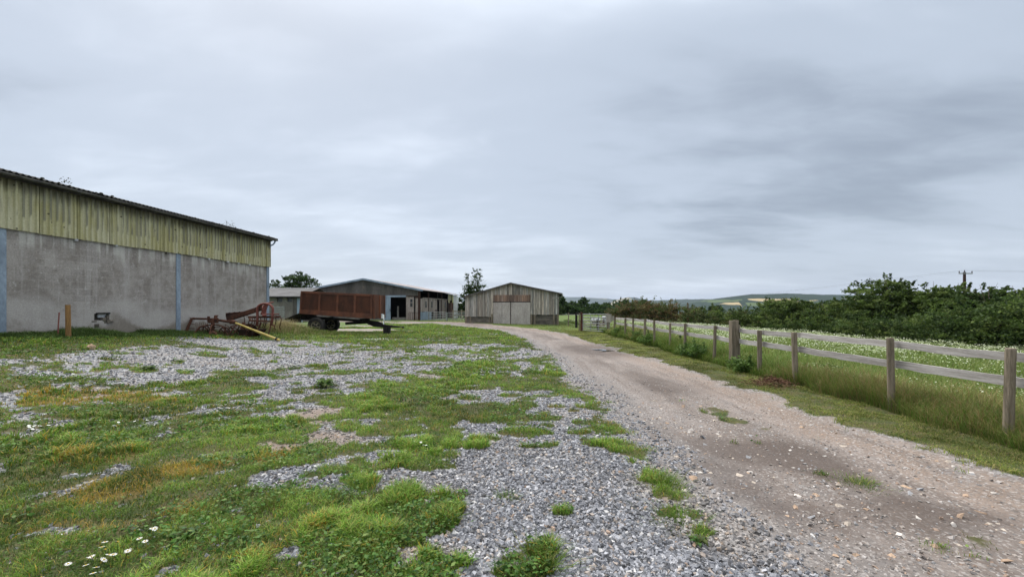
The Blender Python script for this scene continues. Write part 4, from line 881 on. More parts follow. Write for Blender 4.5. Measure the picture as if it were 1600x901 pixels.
# ------------------------------------------------------------------ grey gabled barn in the middle
def boards(mb, x0, x1, z0f, z1f, y, w, rd, th=.025, gap=.018, tv=.45, tone=1.0, hue=True):
    x = x0
    while x < x1 - .01:
        ww = min(w * rd.uniform(.85, 1.15), x1 - x); k = tone * rd.uniform(1 - tv, 1 + tv); q = rd.uniform(-.06, .06) if hue else 0
        dy = rd.uniform(-.012, .0); zz = rd.uniform(-.03, .01); a, b = x + gap / 2, x + ww - gap / 2
        vs = [(a, y + dy, z0f(a) + zz), (b, y + dy, z0f(b) + zz), (b, y + dy + th, z0f(b) + zz), (a, y + dy + th, z0f(a) + zz), (a, y + dy, z1f(a)), (b, y + dy, z1f(b)), (b, y + dy + th, z1f(b)), (a, y + dy + th, z1f(a))]
        mb.add(vs, [(0, 3, 2, 1), (4, 5, 6, 7), (0, 1, 5, 4), (1, 2, 6, 5), (2, 3, 7, 6), (3, 0, 4, 7)], (k * (1 + q), k, k * (1 - q))); x += ww
def grey_barn():
    Y0 = 51.0; X0 = (656 - 800) / F * Y0; zg = H(X0, Y0); rot = -math.atan2(.125, .99)
    t = thing('gabled_barn', 'long grey gabled barn with dark open doorway and pale blue sliding door', 'barn', (X0, Y0, zg), rot)
    s = F / Y0; WT = 15.6; RX = -7.3; EZ = 3.86 - zg; RZ = 5.25 - zg; D = 15.5
    def X(px): return (px - 656) / s * 1.0
    def Z(py, yy=0): return CAMZ + (HZ - py) / F * (Y0 + yy) - zg
    zt = lambda x: EZ + (RZ - EZ) * (1 - abs(x - RX) / (-RX if x > RX else WT + RX))
    LB = Z(462)
    # gable sheet above the lintel line
    m = MB(); m.prism([(-WT, 0, LB), (0, 0, LB), (0, 0, zt(0)), (RX, 0, RZ), (-WT, 0, zt(-WT))], (0, .08, 0)); m.build('gable_sheet', M_GABLE, t)
    m = MB()  # wall left of the door, hidden mostly by the trailer, and the panel to the right of it
    m.box((-WT, .02, -.2), (X(601), .14, LB)); m.build('lower_wall', M_CONC, t)
    m = MB(); rd = random.Random(4); m.box((X(633.5), .02, -.1), (X(640), .14, LB - .12)); m.box((X(644), .02, -.1), (X(653), .14, LB - .12)); m.box((X(640), .02, -.1), (X(644), .14, Z(479))); m.box((X(640), .02, Z(467)), (X(644), .14, LB - .12)); m.build('whitewashed_panel', M_WHITEWASH, t)
    w = MB(); w.box((X(640), .09, Z(479)), (X(644), .12, Z(467))); wo = w.build('window', M_GLASSD, t); w = MB(); w.box((X(640), .05, Z(473)), (X(644), .09, Z(472))); w.box((X(640) - .05, -.0, Z(479) - .06), (X(644) + .05, .05, Z(479))); w.build('window_frame', M_WHITEWASH, wo)
    m = MB(); m.box((X(646.5), -.06, -.1), (X(648.5), .02, LB - .1)); m.build('post', M_DARK, t)
    m = MB(); m.box((X(648), -.05, LB - .22), (X(656), .02, LB - .1)); m.box((X(634), -.05, LB - .1), (X(648), .02, LB - .03)); m.build('rail', M_BROWNSTEEL, t)
    m = MB(); m.box((X(599), -.20, -.02), (X(609), -.12, Z(463.5)), 1.0)
    for px in (599.3, 602.5, 605.8): m.box((X(px), -.215, 0), (X(px) + .05, -.2, Z(463.5)), .85)
    dr = m.build('sliding_door', M_BLUE, t); m = MB(); m.box((X(608), -.25, 1.1), (X(608) + .06, -.2, 1.4)); m.build('handle', M_DARK, dr)
    m = MB(); m.box((X(600), -.24, Z(464)), (X(634), -.10, Z(461.2))); m.build('door_track', M_BLUE, t)
    m = MB(); m.box((X(634), -.02, -.1), (X(636), .02, LB)); m.build('door_post', M_WHITEWASH, t)
    m = MB(); m.box((X(611), 1.5, -.1), (X(613), 1.7, Z(478)), 3); m.box((X(609), .3, -.1), (X(634), .36, .35), 1); m.build('inner_rail', M_CONC, t)
    # steel corner and side frames with mixed infill
    m = MB(); m.box((-.22, -.06, -.1), (.02, .16, EZ - .1)); m.build('corner_column', M_BROWNSTEEL, t)
    for i, y in enumerate((3.2, 7.0, 9.1, 12.2, 15.3)):
        m = MB(); m.box((-.06, y - .11, -.1), (.08, y + .11, EZ - .15)); m.build('side_column', M_BROWNSTEEL if i % 2 == 0 else M_DARK, t)
    rd = random.Random(8)
    def sideboards(name, y0, y1, z0, z1, mat, tone, tv, x=.02, w=.5):
        m = MB(); y = y0
        while y < y1 - .02:
            ww = min(w * rd.uniform(.8, 1.2), y1 - y); m.box((x - .03, y + .01, z0), (x + rd.uniform(0, .03), y + ww - .01, z1 + rd.uniform(-.05, .03)), tone * rd.uniform(1 - tv, 1 + tv)); y += ww
        return m.build(name, mat, t)
    sideboards('side_panel', .2, 3.1, 1.05, 2.75, M_WHITEWASH, .9, .12); sideboards('blue_sheet', .1, 4.3, -.1, 1.05, M_BLUE, .85, .08, .06)
    sideboards('side_panel', 3.35, 5.4, 1.05, 2.75, M_WHITEWASH, .8, .12); sideboards('side_panel', 5.45, 7, -.1, 2.7, M_WHITEWASH, 1.0, .1, .0)
    sideboards('side_panel', 8.0, 9.0, .7, 2.7, M_WHITEWASH, .6, .2); sideboards('side_panel', 9.3, 11.8, .0, 2.7, M_WHITEWASH, .72, .25); sideboards('slatted_panel', 12.4, 15.2, 0, 2.4, M_BROWNSTEEL, 1.3, .4, .02, .35)
    for y in (1.9, 4.3, 10.7): m = MB(); m.box((.055, y, 1.6), (.075, y + .45, 2.4)); m.build('window', M_GLASSD, t)
    m = MB(); m.box((.03, 1, 2.75), (.07, 12, 2.85)); m.build('side_rail', M_WHITEWASH, t)
    for y, w, z in ((12.3, .9, 2.35), (13.5, .5, 2.7), (14.6, .8, 2.35)): m = MB(); m.box((.08, y, z), (.11, y + w, EZ - .15), (1, 1, 1)); m.build('lichen_sheet', M_CLAD, t)
    m = MB()
    for y in np.arange(5.6, 7, .5): m.bar((.1, y, .0), (.1, y + .25, 1.3), .06, .04)
    m.build('brace', M_BROWNSTEEL, t)
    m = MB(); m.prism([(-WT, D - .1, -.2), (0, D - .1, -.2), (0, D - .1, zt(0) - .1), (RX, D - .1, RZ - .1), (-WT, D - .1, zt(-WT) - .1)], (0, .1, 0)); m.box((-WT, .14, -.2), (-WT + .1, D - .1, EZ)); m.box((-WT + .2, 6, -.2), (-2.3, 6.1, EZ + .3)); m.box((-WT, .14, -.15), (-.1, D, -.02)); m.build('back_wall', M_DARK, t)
    # roof
    m = MB(); m.prism([(RX, -.25, RZ + .02), (.45, -.25, EZ - .06), (.45, D + .3, EZ - .06), (RX, D + .3, RZ + .02)], (0, 0, .07)); m.prism([(RX, -.25, RZ + .02), (-WT - .4, -.25, EZ - .06), (-WT - .4, D + .3, EZ - .06), (RX, D + .3, RZ + .02)], (0, 0, .07)); m.build('roof', M_PINKROOF, t)
    for a, b in (((RX, -.29, RZ + .0), (.47, -.29, EZ - .09)), ((RX, -.29, RZ + .0), (-WT - .42, -.29, EZ - .09))): m = MB(); m.bar(a, b, .06, .22); m.build('bargeboard', M_BLUE, t)
grey_barn()
def bars_gate(name, label, cat, p0, p1, h, nb, nv, mat, r=.022, grp=None, braces=False):
    "gate between two ground points"
    p0, p1 = Vector((*p0, H(*p0))), Vector((*p1, H(*p1))); L = (p1 - p0).length; a = math.atan2(p1.y - p0.y, p1.x - p0.x)
    t = thing(name, label, cat, p0, a, grp); dz = p1.z - p0.z
    zs = [h * (.08 + .92 * (i / (nb - 1)) ** 1.15) for i in range(nb)]
    for z in zs: m = MB(); m.tube([(0, 0, z), (L, 0, z + dz)], r, 7); m.build('bar', mat, t)
    for i in range(nv): x = L * i / (nv - 1); m = MB(); m.tube([(x, 0, zs[0] - .03), (x, 0, h + .01)] if i in (0, nv - 1) else [(x, .02, zs[0]), (x, .02, h)], r * 1.15, 7); m.build('upright', mat, t)
    if braces: m = MB(); m.bar((.05, .03, zs[0]), (L * .5, .03, h), .03, .012); m.bar((L * .95, .03, zs[0]), (L * .5, .03, h), .03, .012); m.build('brace', mat, t)
    return t
bars_gate('field_gate', 'left one of the two galvanised gates beside the grey gabled barn', 'gate', ((669 - 800) / F * 50, 50), ((697 - 800) / F * 49.5, 49.5), 1.05, 6, 4, M_GALV, .024, 'galvanised gates between the barns')
bars_gate('field_gate', 'right one of the two galvanised gates, ending at the wooden barn', 'gate', ((699 - 800) / F * 49.5, 49.5), ((727.5 - 800) / F * 47, 47), 1.0, 6, 3, M_GALV, .024, 'galvanised gates between the barns')
post_simple('gate_post', 'pale post between the two galvanised gates', 'post', 698, 488, 503, M_GALV, .16, Yo=49.4)
bars_gate('hurdle', 'rusty barred hurdle leaning against the grey barn beside its doorway', 'hurdle', ((639 - 800) / F * 50.6, 50.6), ((653 - 800) / F * 50.3, 50.3), .98, 2, 6, M_RUST, .025)
def pale_building():
    Y = 62; x0 = (708.5 - 800) / F * Y; t = thing('pale_outbuilding', 'tall narrow pale grey outbuilding behind the galvanised gates', 'outbuilding', (x0, Y, H(x0, Y)))
    w = 4.6 / F * Y; m = MB(); m.box((0, 0, -.2), (w, 2.5, 3.4)); m.build('wall', M_WHITE, t); m = MB(); m.prism([(-.1, -.15, 3.42), (w + .06, -.15, 3.42), (w + .06, 2.6, 3.6), (-.1, 2.6, 3.6)], (0, 0, .06)); m.build('roof', M_ROOF, t)
    x0 = (712.5 - 800) / F * 80; t = thing('white_shed', 'small white shed in the distance left of the wooden barn', 'shed', (x0, 80, H(x0, 80)))
    m = MB(); m.box((0, 0, -.2), (1.6, 2, 2.3)); m.build('wall', M_WHITE, t); m = MB(); m.prism([(-.1, -.1, 2.32), (1.7, -.1, 2.32), (1.7, 2.1, 2.6), (-.1, 2.1, 2.6)], (0, 0, .06)); m.build('roof', M_WHITE, t)
pale_building()
def back_fence():
    Y = 55.0; a = (707 - 800) / F * Y; t = thing('timber_fence', 'short brown timber rail fence seen behind the galvanised gates', 'fence', (a, Y, H(a, Y))); L = 24 / F * Y
    for z in (.6, 1.15): m = MB(); m.box((0, 0, z - .06), (L, .04, z + .06)); m.build('rail', M_POST, t)
    for x in (.1, L * .6, L): m = MB(); m.box((x - .08, -.08, -.1), (x + .08, .0, 1.35), 1.4); m.build('post', M_POST, t)
back_fence()

# ------------------------------------------------------------------ wooden barn
def wooden_barn():
    Y0 = 38.0; X0 = (873 - 800) / F * Y0; zg = H(X0, Y0); rot = -math.atan2(.114, .99); s = F / Y0
    t = thing('wooden_barn', 'weathered grey vertical boarded barn with gable and pale double doors', 'barn', (X0, Y0, zg), rot)
    WT = 8.85; RX = -4.5; D = 11.0; dl = .114
    def Yx(x): return Y0 - x * dl     # depth along the front
    def X(px):
        x = (px - 873) / s
        for _ in range(5): x = ((px - 800) / F * Yx(x) - X0) / .993
        return x
    def Z(px, py): return CAMZ + (HZ - py) / F * Yx(X(px)) - zg
    ER = Z(873, 458.5); EL = Z(727, 463.5); RZ = Z(798, 443.2); RX = X(798)
    def zt(x): return ER + (RZ - ER) * (x / RX) if x > RX else EL + (RZ - EL) * ((x + WT) / (RX + WT))
    CBL, CBR = Z(735, 494.3), Z(860, 491.3); DT = Z(800, 471.3)
    d0, d1 = X(770.6), X(829); rd = random.Random(21)
    m = MB(); boards(m, -WT, d0, lambda x: CBL, zt, 0, .155, rd, tone=1.0); boards(m, d0, d1, lambda x: Z(800, 461.5), zt, 0, .155, rd, tone=1.0); boards(m, d1, 0, lambda x: CBR, zt, 0, .155, rd, tone=1.0); m.build('gable_boards', M_WOOD, t)
    m = MB(); m.prism([(-WT + .05, .05, CBL), (-.05, .05, CBR), (-.05, .05, zt(0) - .05), (RX, .05, RZ - .05), (-WT + .05, .05, zt(-WT) - .05)], (0, .05, 0)); m.build('dark_backing', M_DARK, t)
    m = MB(); boards(m, d0, d1, lambda x: DT + .02, lambda x: Z(800, 460.5), -.035, .19, rd, tv=.4); m.build('rusty_header', M_REDBOARD, t)
    m = MB(); m.box((d0 - .03, -.06, DT - .04), (d1 + .03, -.0, DT + .02)); m.build('door_head', M_DARK, t)
    # doors: two left leaves and one wide right leaf
    xm = X(798); xa = X(784.5)
    for a, b, tt in ((d0 + .02, xa - .01, .96), (xa + .01, xm - .03, 1.05), (xm + .03, d1 - .02, 1.0)):
        m = MB(); m.box((a, -.05, -.02), (b, -.0, DT - .05), tt); dd = m.build('door', M_DOOR, t, bevel=.006)
        if b < xm and a > d0 + .1: m = MB(); m.box((a, -.07, DT - .2), (a + .35, -.05, DT - .12), 1.4); m.box((a, -.07, 1.0), (a + .12, -.05, 1.05), 1.3); m.build('hinge', M_DOOR, dd)
    m = MB(); m.box((xm - .03, -.075, -.02), (xm + .03, -.05, DT - .05), .5); m.build('door_strip', M_BROWNSTEEL, t)
    for x in (d0 - .1, d1 + .1, X(835.5)): m = MB(); m.box((x - .09, -.07, -.1), (x + .07, .0, CBR + .05 if x < d1 + .2 else CBR)); m.build('door_post', M_POST, t)
    # low walls of railway-sleeper boards, set back
    rd2 = random.Random(5)
    for a, b, cb in ((-WT + .1, d0 - .15, CBL), (d1 + .2, -.1, CBR)):
        m = MB(); nz = 4; z = -.15
        for i in range(nz): z2 = z + (cb + .12) / nz; m.box((a, .12 + rd2.uniform(-.015, .015), z + .008), (b, .24, z2 - .008), rd2.uniform(.75, 1.15)); z = z2
        m.build('low_wall', M_BLOCKW, t)
    for x in (-WT + .06, -WT + .5, d0 - .35, -.45, -.08): m = MB(); m.box((x - .08, .0 if abs(x) > .1 else -.02, -.15), (x + .08, .13, CBR + .05 if x > d1 else CBL + .05)); m.build('corner_post', M_POST, t)
    # notched board end at the right eave and a loose board
    m = MB(); m.box((-.62, -.045, Z(870, 466.5)), (.03, -.015, Z(870, 464.5)), 1.0); m.build('loose_board', M_WOOD, t)
    m = MB(); boards(m, 0, 0, lambda x: 0, zt, 0, .2, rd)
    m = MB(); y = .03
    while y < D: ww = .16; k = rd.uniform(.7, 1.3); m.box((-.02, y, CBR), (.005, y + ww - .01, ER - .02), k); y += ww
    m.build('side_boards', M_WOOD, t)
    m = MB(); m.box((-.2, .3, -.1), (-.08, D, CBR)); m.box((-WT, .3, -.1), (-WT + .1, D, EL)); m.box((-WT, D, -.1), (0, D + .1, EL)); m.build('side_wall', M_BLOCKW, t)
    m = MB(); m.prism([(RX, -.18, RZ + .03), (.32, -.18, ER - .05), (.32, D + .2, ER - .05), (RX, D + .2, RZ + .03)], (0, 0, .08)); m.prism([(RX, -.18, RZ + .03), (-WT - .12, -.18, EL - .03), (-WT - .12, D + .2, EL - .03), (RX, D + .2, RZ + .03)], (0, 0, .08)); m.build('roof', M_ROOF, t)
    for a, b in (((RX, -.21, RZ + .03), (.34, -.21, ER - .04)), ((RX, -.21, RZ + .03), (-WT - .14, -.21, EL - .02))): m = MB(); m.bar(a, b, .05, .13, .55); m.build('bargeboard', M_CONC, t)
    m = MB(); m.tube([(.36, -.3, ER - .08), (.36, D, ER - .05)], .06, 8); m.build('gutter', M_WHITE, t)
wooden_barn()

# ------------------------------------------------------------------ posts and gate right of the wooden barn
post_simple('fence_post', 'thin brown post nearest the right corner of the wooden barn', 'post', 888, 488, 508, M_POST, .10, (.03, 0), Yo=36)
post_simple('dark_post', 'stout black post between the wooden barn and the field gate', 'post', 900.5, 488, 511, M_DARK, .2, Yo=33)
m = MB(); ya = 37.5; a, b = P(874, 491.5, ya), P(901, 491.5, 33); m.tube([a, b], .025, 6); m.tube([a - Vector((0, 0, .55)), b - Vector((0, 0, .5))], .008, 5); m.tube([P(901, 491.5, 33), P(906, 492, 28)], .022, 6)
tag(m.build('fence_rail', M_GALV), 'pale horizontal rail from the wooden barn to the field gate', 'rail')
post_simple('hanging_post', 'rust brown hanging post at the left end of the field gate', 'post', 908.5, 487.5, 516, M_RUST, .17, Yo=28)
post_simple('slim_post', 'slim green grey post just left of the rust brown gate post', 'post', 905, 489, 516, M_POST, .09, Yo=28.3)
g0 = ((911 - 800) / F * 27.8, 27.8); g1 = ((948 - 800) / F * 25.6, 25.6)
bars_gate('metal_gate', 'seven bar galvanised field gate at the far end of the rail fence', 'gate', g0, g1, 1.18, 7, 4, M_GALV, .022, braces=False)
post_simple('latch_post', 'weathered latch post at the right end of the field gate', 'post', 950, 489, 518, M_POST, .13, Yo=25.5)
def pen():
    Y = 33; a = (928 - 800) / F * Y; b = (945 - 800) / F * Y
    bars_gate('pen_hurdle', 'grey pen hurdle in the field behind the metal gate', 'hurdle', (a - .9, Y + .3), (b, Y - .4), 1.1, 5, 3, M_WOOD, .03)
    x = (934 - 800) / F * 30; t = thing('slatted_crate', 'rust red slatted crate behind the metal field gate', 'crate', (x, 30, H(x, 30)))
    for i in range(4): m = MB(); m.box((0, 0, .1 + i * .17), (.5, .03, .2 + i * .17)); m.build('slat', M_REDBOARD, t)
    for q in (0, .46): m = MB(); m.box((q, .03, 0), (q + .05, .5, .78), .4); m.build('side', M_DARK, t)
    for px, lab in ((931, 'white plastic drum lying left of the slatted crate'), (945, 'white plastic drum standing right of the slatted crate')):
        x = (px - 800) / F * 34; d = thing('plastic_drum', lab, 'drum', (x, 34, H(x, 34)))
        m = MB()
        if px == 931: m.lathe([(0, -.35), (.2, -.35), (.22, -.3), (.22, .3), (.2, .35), (0, .35)], (0, 0, .62), 'x', 16)
        else: m.lathe([(0, 0.95), (.18, .95), (.22, .9), (.22, .45), (.2, .4), (0, .4)], (0, 0, 0), 'z', 16)
        m.build('body', M_WHITE, d); m = MB(); m.box((-.3, -.18, 0), (.3, .18, .4)); m.build('stand', M_POST, d)
pen()
m = MB(); c = P(952, 496, 25.2); m.box((c.x - .16, c.y, c.z - .3), (c.x + .14, c.y + .04, c.z + .22)); m.box((c.x + .16, c.y, c.z - .2), (c.x + .3, c.y + .04, c.z + .1), .8); m.box((c.x - .02, c.y + .04, c.z - 1.1), (c.x + .05, c.y + .1, c.z + .1), .6)
tag(m.build('board_panel', M_WOOD), 'short grey board panel fixed beside the gate latch post', 'panel')

# ------------------------------------------------------------------ post and rail fence
def rail_fence():
    S = [(2100, 2.95, .14), (1575, 4.83, .165), (1393, 6.3, .14), (1243, 8.45, .14), (1187, 9.67, .13), (1148, 10.76, .26), (1116, 11.85, .105), (1070, 13.9, .11), (1047, 15.2, .10), (1023, 16.8, .11), (1007, 18.1, .12), (989, 19.8, .10), (977, 21.2, .12), (960, 23.4, .12)]
    pts = []
    for px, Y, w in S:
        X = min((px - 800) / F * Y, 5.86); pts.append((X, Y, w * (.92 * Y / math.hypot(X, Y) if px != 1148 else 1)))
    x0, y0 = pts[1][:2]; t = thing('post_and_rail_fence', 'weathered grey timber post and rail fence along the right side of the track', 'fence', (x0, y0, H(x0, y0))); z0 = H(x0, y0); rd = random.Random(6)
    for i, (X, Y, w) in enumerate(pts):
        zb = H(X, Y) - z0; h = 1.13 if i < 3 else 1.07 + rd.uniform(-.03, .03); lx, ly = rd.uniform(-.03, .03), rd.uniform(-.035, .035); ptn = rd.uniform(.8, 1.25); m = MB()
        if i == 5:
            h = 1.27; m.tube([(0, 0, -.2), (lx, ly, h)], [.078, .072], 10); m.box((-.12, -.08, -.2), (-.03, .07, h - .01)); m.box((.05, -.06, -.2), (.115, .06, h - .12), .85)
        else:
            n = 10; zs = [-.2, 0, h * .35, h * .7, h - .015, h]; rr = [w * .55, w * .53, w * .5, w * .49, w * .5, w * .45]
            m.tube([(lx * z, ly * z, z) for z in zs], rr, n, ptn)
        ob = m.build('post', M_POST, t, smooth=False, bevel=.0 if i != 5 else .006); ob.location = (X - x0, Y - y0, zb)
        ob.data.transform(Matrix.Identity(4))
    # two rails; each board runs over two or three bays, on the field side of the posts
    for lev, (zt_, hh) in enumerate(((1.075, .105), (.79, .115))):
        i = 0
        while i < len(pts) - 1:
            j = min(i + 1, len(pts) - 1); a, b = pts[i], pts[j]
            za = H(a[0], a[1]) - z0 + zt_ + rd.uniform(-.015, .015) - hh / 2; zb = H(b[0], b[1]) - z0 + zt_ + rd.uniform(-.015, .015) - hh / 2
            if i: za = prev
            prev = zb; A = Vector((a[0] - x0 + .095, a[1] - y0 - .02, za)); B = Vector((b[0] - x0 + .095, b[1] - y0 - .02, zb)); m = MB(); n = 8; th = .04; vs = []; tn = rd.uniform(.85, 1.15)
            for k in range(n + 1):
                q = A.lerp(B, k / n) + Vector((rd.uniform(-.004, .004), 0, rd.uniform(-.006, .006) - .012 * math.sin(k / n * math.pi))); e = hh / 2 * rd.uniform(.94, 1.04)
                vs += [q + Vector((-th / 2, 0, -e)), q + Vector((-th / 2, 0, e)), q + Vector((th / 2, 0, e)), q + Vector((th / 2, 0, -e))]
            fs = [(0, 1, 2, 3), tuple(n * 4 + v for v in (3, 2, 1, 0))]
            for k in range(n):
                for e in range(4): fs.append((k * 4 + e, (k + 1) * 4 + e, (k + 1) * 4 + (e + 1) % 4, k * 4 + (e + 1) % 4))
            m.add(vs, fs, tn); m.build('rail', M_RAIL, t); i = j
rail_fence()

# ------------------------------------------------------------------ utility pole and wires
def pole():
    Y = 64; X = (1507 - 800) / F * Y; zb = H(X, Y); top = CAMZ + (HZ - 425) / F * Y - zb
    t = thing('utility_pole', 'wooden electricity pole with crossarm rising above the right hedge', 'utility pole', (X, Y, zb))
    m = MB(); m.tube([(0, 0, -.5), (0, 0, top)], [.24, .17], 10); m.build('pole', M_BROWNSTEEL, t)
    m = MB(); m.box((-1.05, -.22, top - .3), (1.05, -.1, top - .15)); m.build('crossarm', M_GALV, t)
    ins = []
    for x in (-1.0, 0, 1.0): m = MB(); z = top - .15 if x else top; m.tube([(x, -.16 if x else 0, z), (x, -.16 if x else 0, z + .12), (x, -.16 if x else 0, z + .3)], [.03, .07, .05], 8); m.build('insulator', M_BROWNSTEEL, t); ins.append(Vector((x, -.16 if x else 0, z + .3)))
    for p in ins:
        m = MB(); far = Vector((p.x + 20 - 90, 260, -2.0 + p.z)); m.tube([p.lerp(far, q) + Vector((0, 0, -4 * 4.5 * q * (1 - q))) for q in np.linspace(0, 1, 14)], .004, 4)
        far = Vector((p.x + 70, -25, p.z + 1)); m.tube([p.lerp(far, q) + Vector((0, 0, -4 * 1.2 * q * (1 - q))) for q in np.linspace(0, 1, 8)], .004, 4); m.build('wire', M_DARK, t)
pole()

# ------------------------------------------------------------------ ground cover
def sector(n, r0, r1, k, ang=61, seed=1):
    "random ground points in front of the camera, denser near it (density ~ r^-k)"
    r_ = np.random.default_rng(seed); u = r_.random(n); e = 2 - k
    r = (r0 ** e + u * (r1 ** e - r0 ** e)) ** (1 / e) if abs(e) > 1e-6 else r0 * (r1 / r0) ** u
    a = np.radians(r_.uniform(-ang, ang, n)); return r * np.sin(a), r * np.cos(a), r_
def blades(name, x, y, h, w, lean, col, label=None, z=None, r_=rng, mat=M_BLADE, tipcol=None):
    n = len(x); z = height(x, y) if z is None else z; a = r_.uniform(0, 2 * np.pi, n); b = a + np.pi / 2 + r_.normal(0, .5, n)
    t = np.stack([np.cos(a), np.sin(a), 0 * a], 1) * (w / 2)[:, None]; l = np.stack([np.cos(b), np.sin(b), 0 * a], 1); p = np.stack([x, y, z - .005], 1)
    m1 = p + l * (lean * h * .35)[:, None]; m1[:, 2] += h * .6; tip = p + l * (lean * h)[:, None]; tip[:, 2] += h * np.clip(1.05 - .35 * lean, .3, 1)
    V = np.stack([p - t, p + t, m1 - t * .75, m1 + t * .75, tip], 1).reshape(-1, 3); o = np.arange(n)[:, None] * 5
    tc = np.repeat(col, 5, 0)
    if tipcol is not None: tc = tc.reshape(n, 5, 3); tc[:, 4] = tipcol; tc = tc.reshape(-1, 3)
    ob = mesh_np(name, V, [o + np.array([[0, 1, 3, 2]]), o + np.array([[2, 3, 4]])], mat, tint=tc)
    return tag(ob, label, kind='stuff')
def pal(n, r_, cols, p=None, v=.35):
    c = np.array(cols, float)[r_.choice(len(cols), n, p=p)]; return c * (1 - v / 2 + v * r_.random((n, 1)))
GR = [(.095, .19, .022), (.135, .24, .03), (.06, .125, .02), (.19, .27, .045), (.21, .21, .065), (.115, .215, .026)]
YE = [(.46, .31, .035), (.38, .27, .045), (.30, .24, .07)]
def excl(x, y):   # keep blades out of barn, trailer wheels etc.
    wallx = -16.03 + .094 * y; m = x > wallx + .02
    wb = (y > 37.6 + (-x + 4.3) * .114) & (x > -4.8) & (x < 4.4) & (y < 52); return m & ~wb & ~((y > 50.6 + (-11.5 - x) * .125) & (x < -9))
# yard grass: tufty
x, y, r_ = sector(1650000, 1.6, 46, 1.72, seed=11)
mk = masks(x, y); r0 = np.hypot(x, y)
tn = vnoise(x * 7, y * 7, 91); keep = (~mk['right']) & (r_.random(len(x)) < mk['grass'] * (.4 + .6 * ss((tn - .2) / .4))) & excl(x, y)
x, y, r0, tn = x[keep], y[keep], r0[keep], tn[keep]; dry = mk['dry'][keep]; g_ = mk['grass'][keep]; n = len(x)
big = fbm(x * .8, y * .8, 55, 3); coarse = ss((fbm(x * .9, y * .9, 57, 3) - .0) / .18)
h = (.028 + .052 * r_.random(n) + .055 * ss((tn - .45) / .4) * (.3 + coarse)) * (.45 + .55 * g_) * (1 + .2 * ss((r0 - 6) / 20)); h *= 1 + .3 * ss((dry - .4) / .4)
wd = (.0024 + .0026 * r_.random(n)) * (1 + 1.3 * ss((r0 - 3) / 8) + 3.2 * ss((r0 - 7) / 26)) * (1 + .6 * coarse)
col = pal(n, r_, GR, v=.6); sh = np.clip(.98 + 1.9 * big + 1.0 * (tn - .5) + 1.2 * fbm(x * 3, y * 3, 58, 2), .42, 1.5)[:, None]; col = col * sh
dm = r_.random(n) < np.clip(dry * 1.1 - .15, 0, .75) * (.15 + .85 * ss((vnoise(x * 4.5, y * 4.5, 94) - .35) / .3)) + .07; col[dm] = pal(dm.sum(), r_, YE)
blades('yard_grass', x, y, h, wd, .35 + .6 * r_.random(n), col, r_=r_)
# small broad leaves (clover, silverweed) mixed through the grass
x, y, r_ = sector(430000, 1.6, 26, 1.9, seed=12); mk = masks(x, y)
wn = ss((fbm(x * 1.3, y * 1.3, 63, 3) + .02) / .12); keep = (~mk['right']) & (r_.random(len(x)) < ss((mk['grass'] - .08) / .5) * (.10 + .6 * wn) * .6) & excl(x, y); x, y = x[keep], y[keep]; n = len(x); r0 = np.hypot(x, y)
z = height(x, y) + .010 + .065 * r_.random(n) * (.3 + wn[keep]); u, w = rand_rot(n, r_); u[:, 2] *= .35; u /= np.linalg.norm(u, axis=1, keepdims=True); w[:, 2] *= .35; w -= (w * u).sum(1, keepdims=True) * u; w /= np.linalg.norm(w, axis=1, keepdims=True)
S = (.009 + .019 * r_.random(n) ** 1.5) * (1 + 1.0 * ss((r0 - 3) / 12))
ob = leaf_mesh('clover_and_weeds', np.stack([x, y, z], 1), u, w, S * 1.7, S, pal(n, r_, [(.075, .16, .03), (.10, .20, .04), (.045, .10, .025), (.14, .20, .05)], v=.6), M_BLADE, None); tag(ob, kind='stuff')
# mown verge and the near field
x, y, r_ = sector(620000, 2.5, 60, 1.45, seed=13); mk = masks(x, y); r0 = np.hypot(x, y)
keep = mk['right'] & (x < 5.75 + .0 * y) & (r_.random(len(x)) < mk['grass'] * (.25 + .75 * ss((vnoise(x * 7, y * 7, 92) - .25) / .4))) & excl(x, y) & ((y < 26) | (x < 40)); x, y, r0 = x[keep], y[keep], r0[keep]; n = len(x); tn = fbm(x * 2.5, y * 2.5, 71, 3)
h = (.02 + .045 * r_.random(n)) * (1 + 2.2 * np.clip(tn, 0, 1)) * (1 + .3 * ss((r0 - 8) / 20)); wd = (.003 + .002 * r_.random(n)) * (1 + 4 * ss((r0 - 4) / 30))
col = pal(n, r_, [(.16, .21, .035), (.22, .245, .05), (.10, .155, .026), (.29, .25, .09)], v=.6) * np.clip(1 + 1.8 * fbm(x * 1.3, y * 1.3, 73, 3), .6, 1.4)[:, None]
n2 = 420000; y2 = 2.6 + 27 * r_.random(n2) ** 1.9; x2 = r_.uniform(3.6, 6.1, n2); m2 = masks(x2, y2); k2 = m2['right'] & (r_.random(n2) < m2['grass'] * (.3 + .7 * ss((vnoise(x2 * 6, y2 * 6, 93) - .25) / .4))); x2, y2 = x2[k2], y2[k2]; n2 = len(x2); r2 = np.hypot(x2, y2); t2 = fbm(x2 * 3, y2 * 3, 71, 3)
h2 = (.018 + .042 * r_.random(n2)) * (1 + 2.4 * np.clip(t2, -.2, 1)); c2 = pal(n2, r_, [(.16, .21, .035), (.21, .235, .05), (.09, .145, .025), (.30, .26, .10)], v=.6) * np.clip(1 + 1.8 * fbm(x2 * 1.3, y2 * 1.3, 73, 3), .55, 1.45)[:, None]
x = np.append(x, x2); y = np.append(y, y2); h = np.append(h, h2); wd = np.append(wd, (.003 + .003 * r_.random(n2)) * (1 + 2.0 * ss((r2 - 4) / 20))); col = np.concatenate([col, c2]); n = len(x)
blades('verge_grass', x, y, h, wd, .5 + .6 * r_.random(n), col, r_=r_)
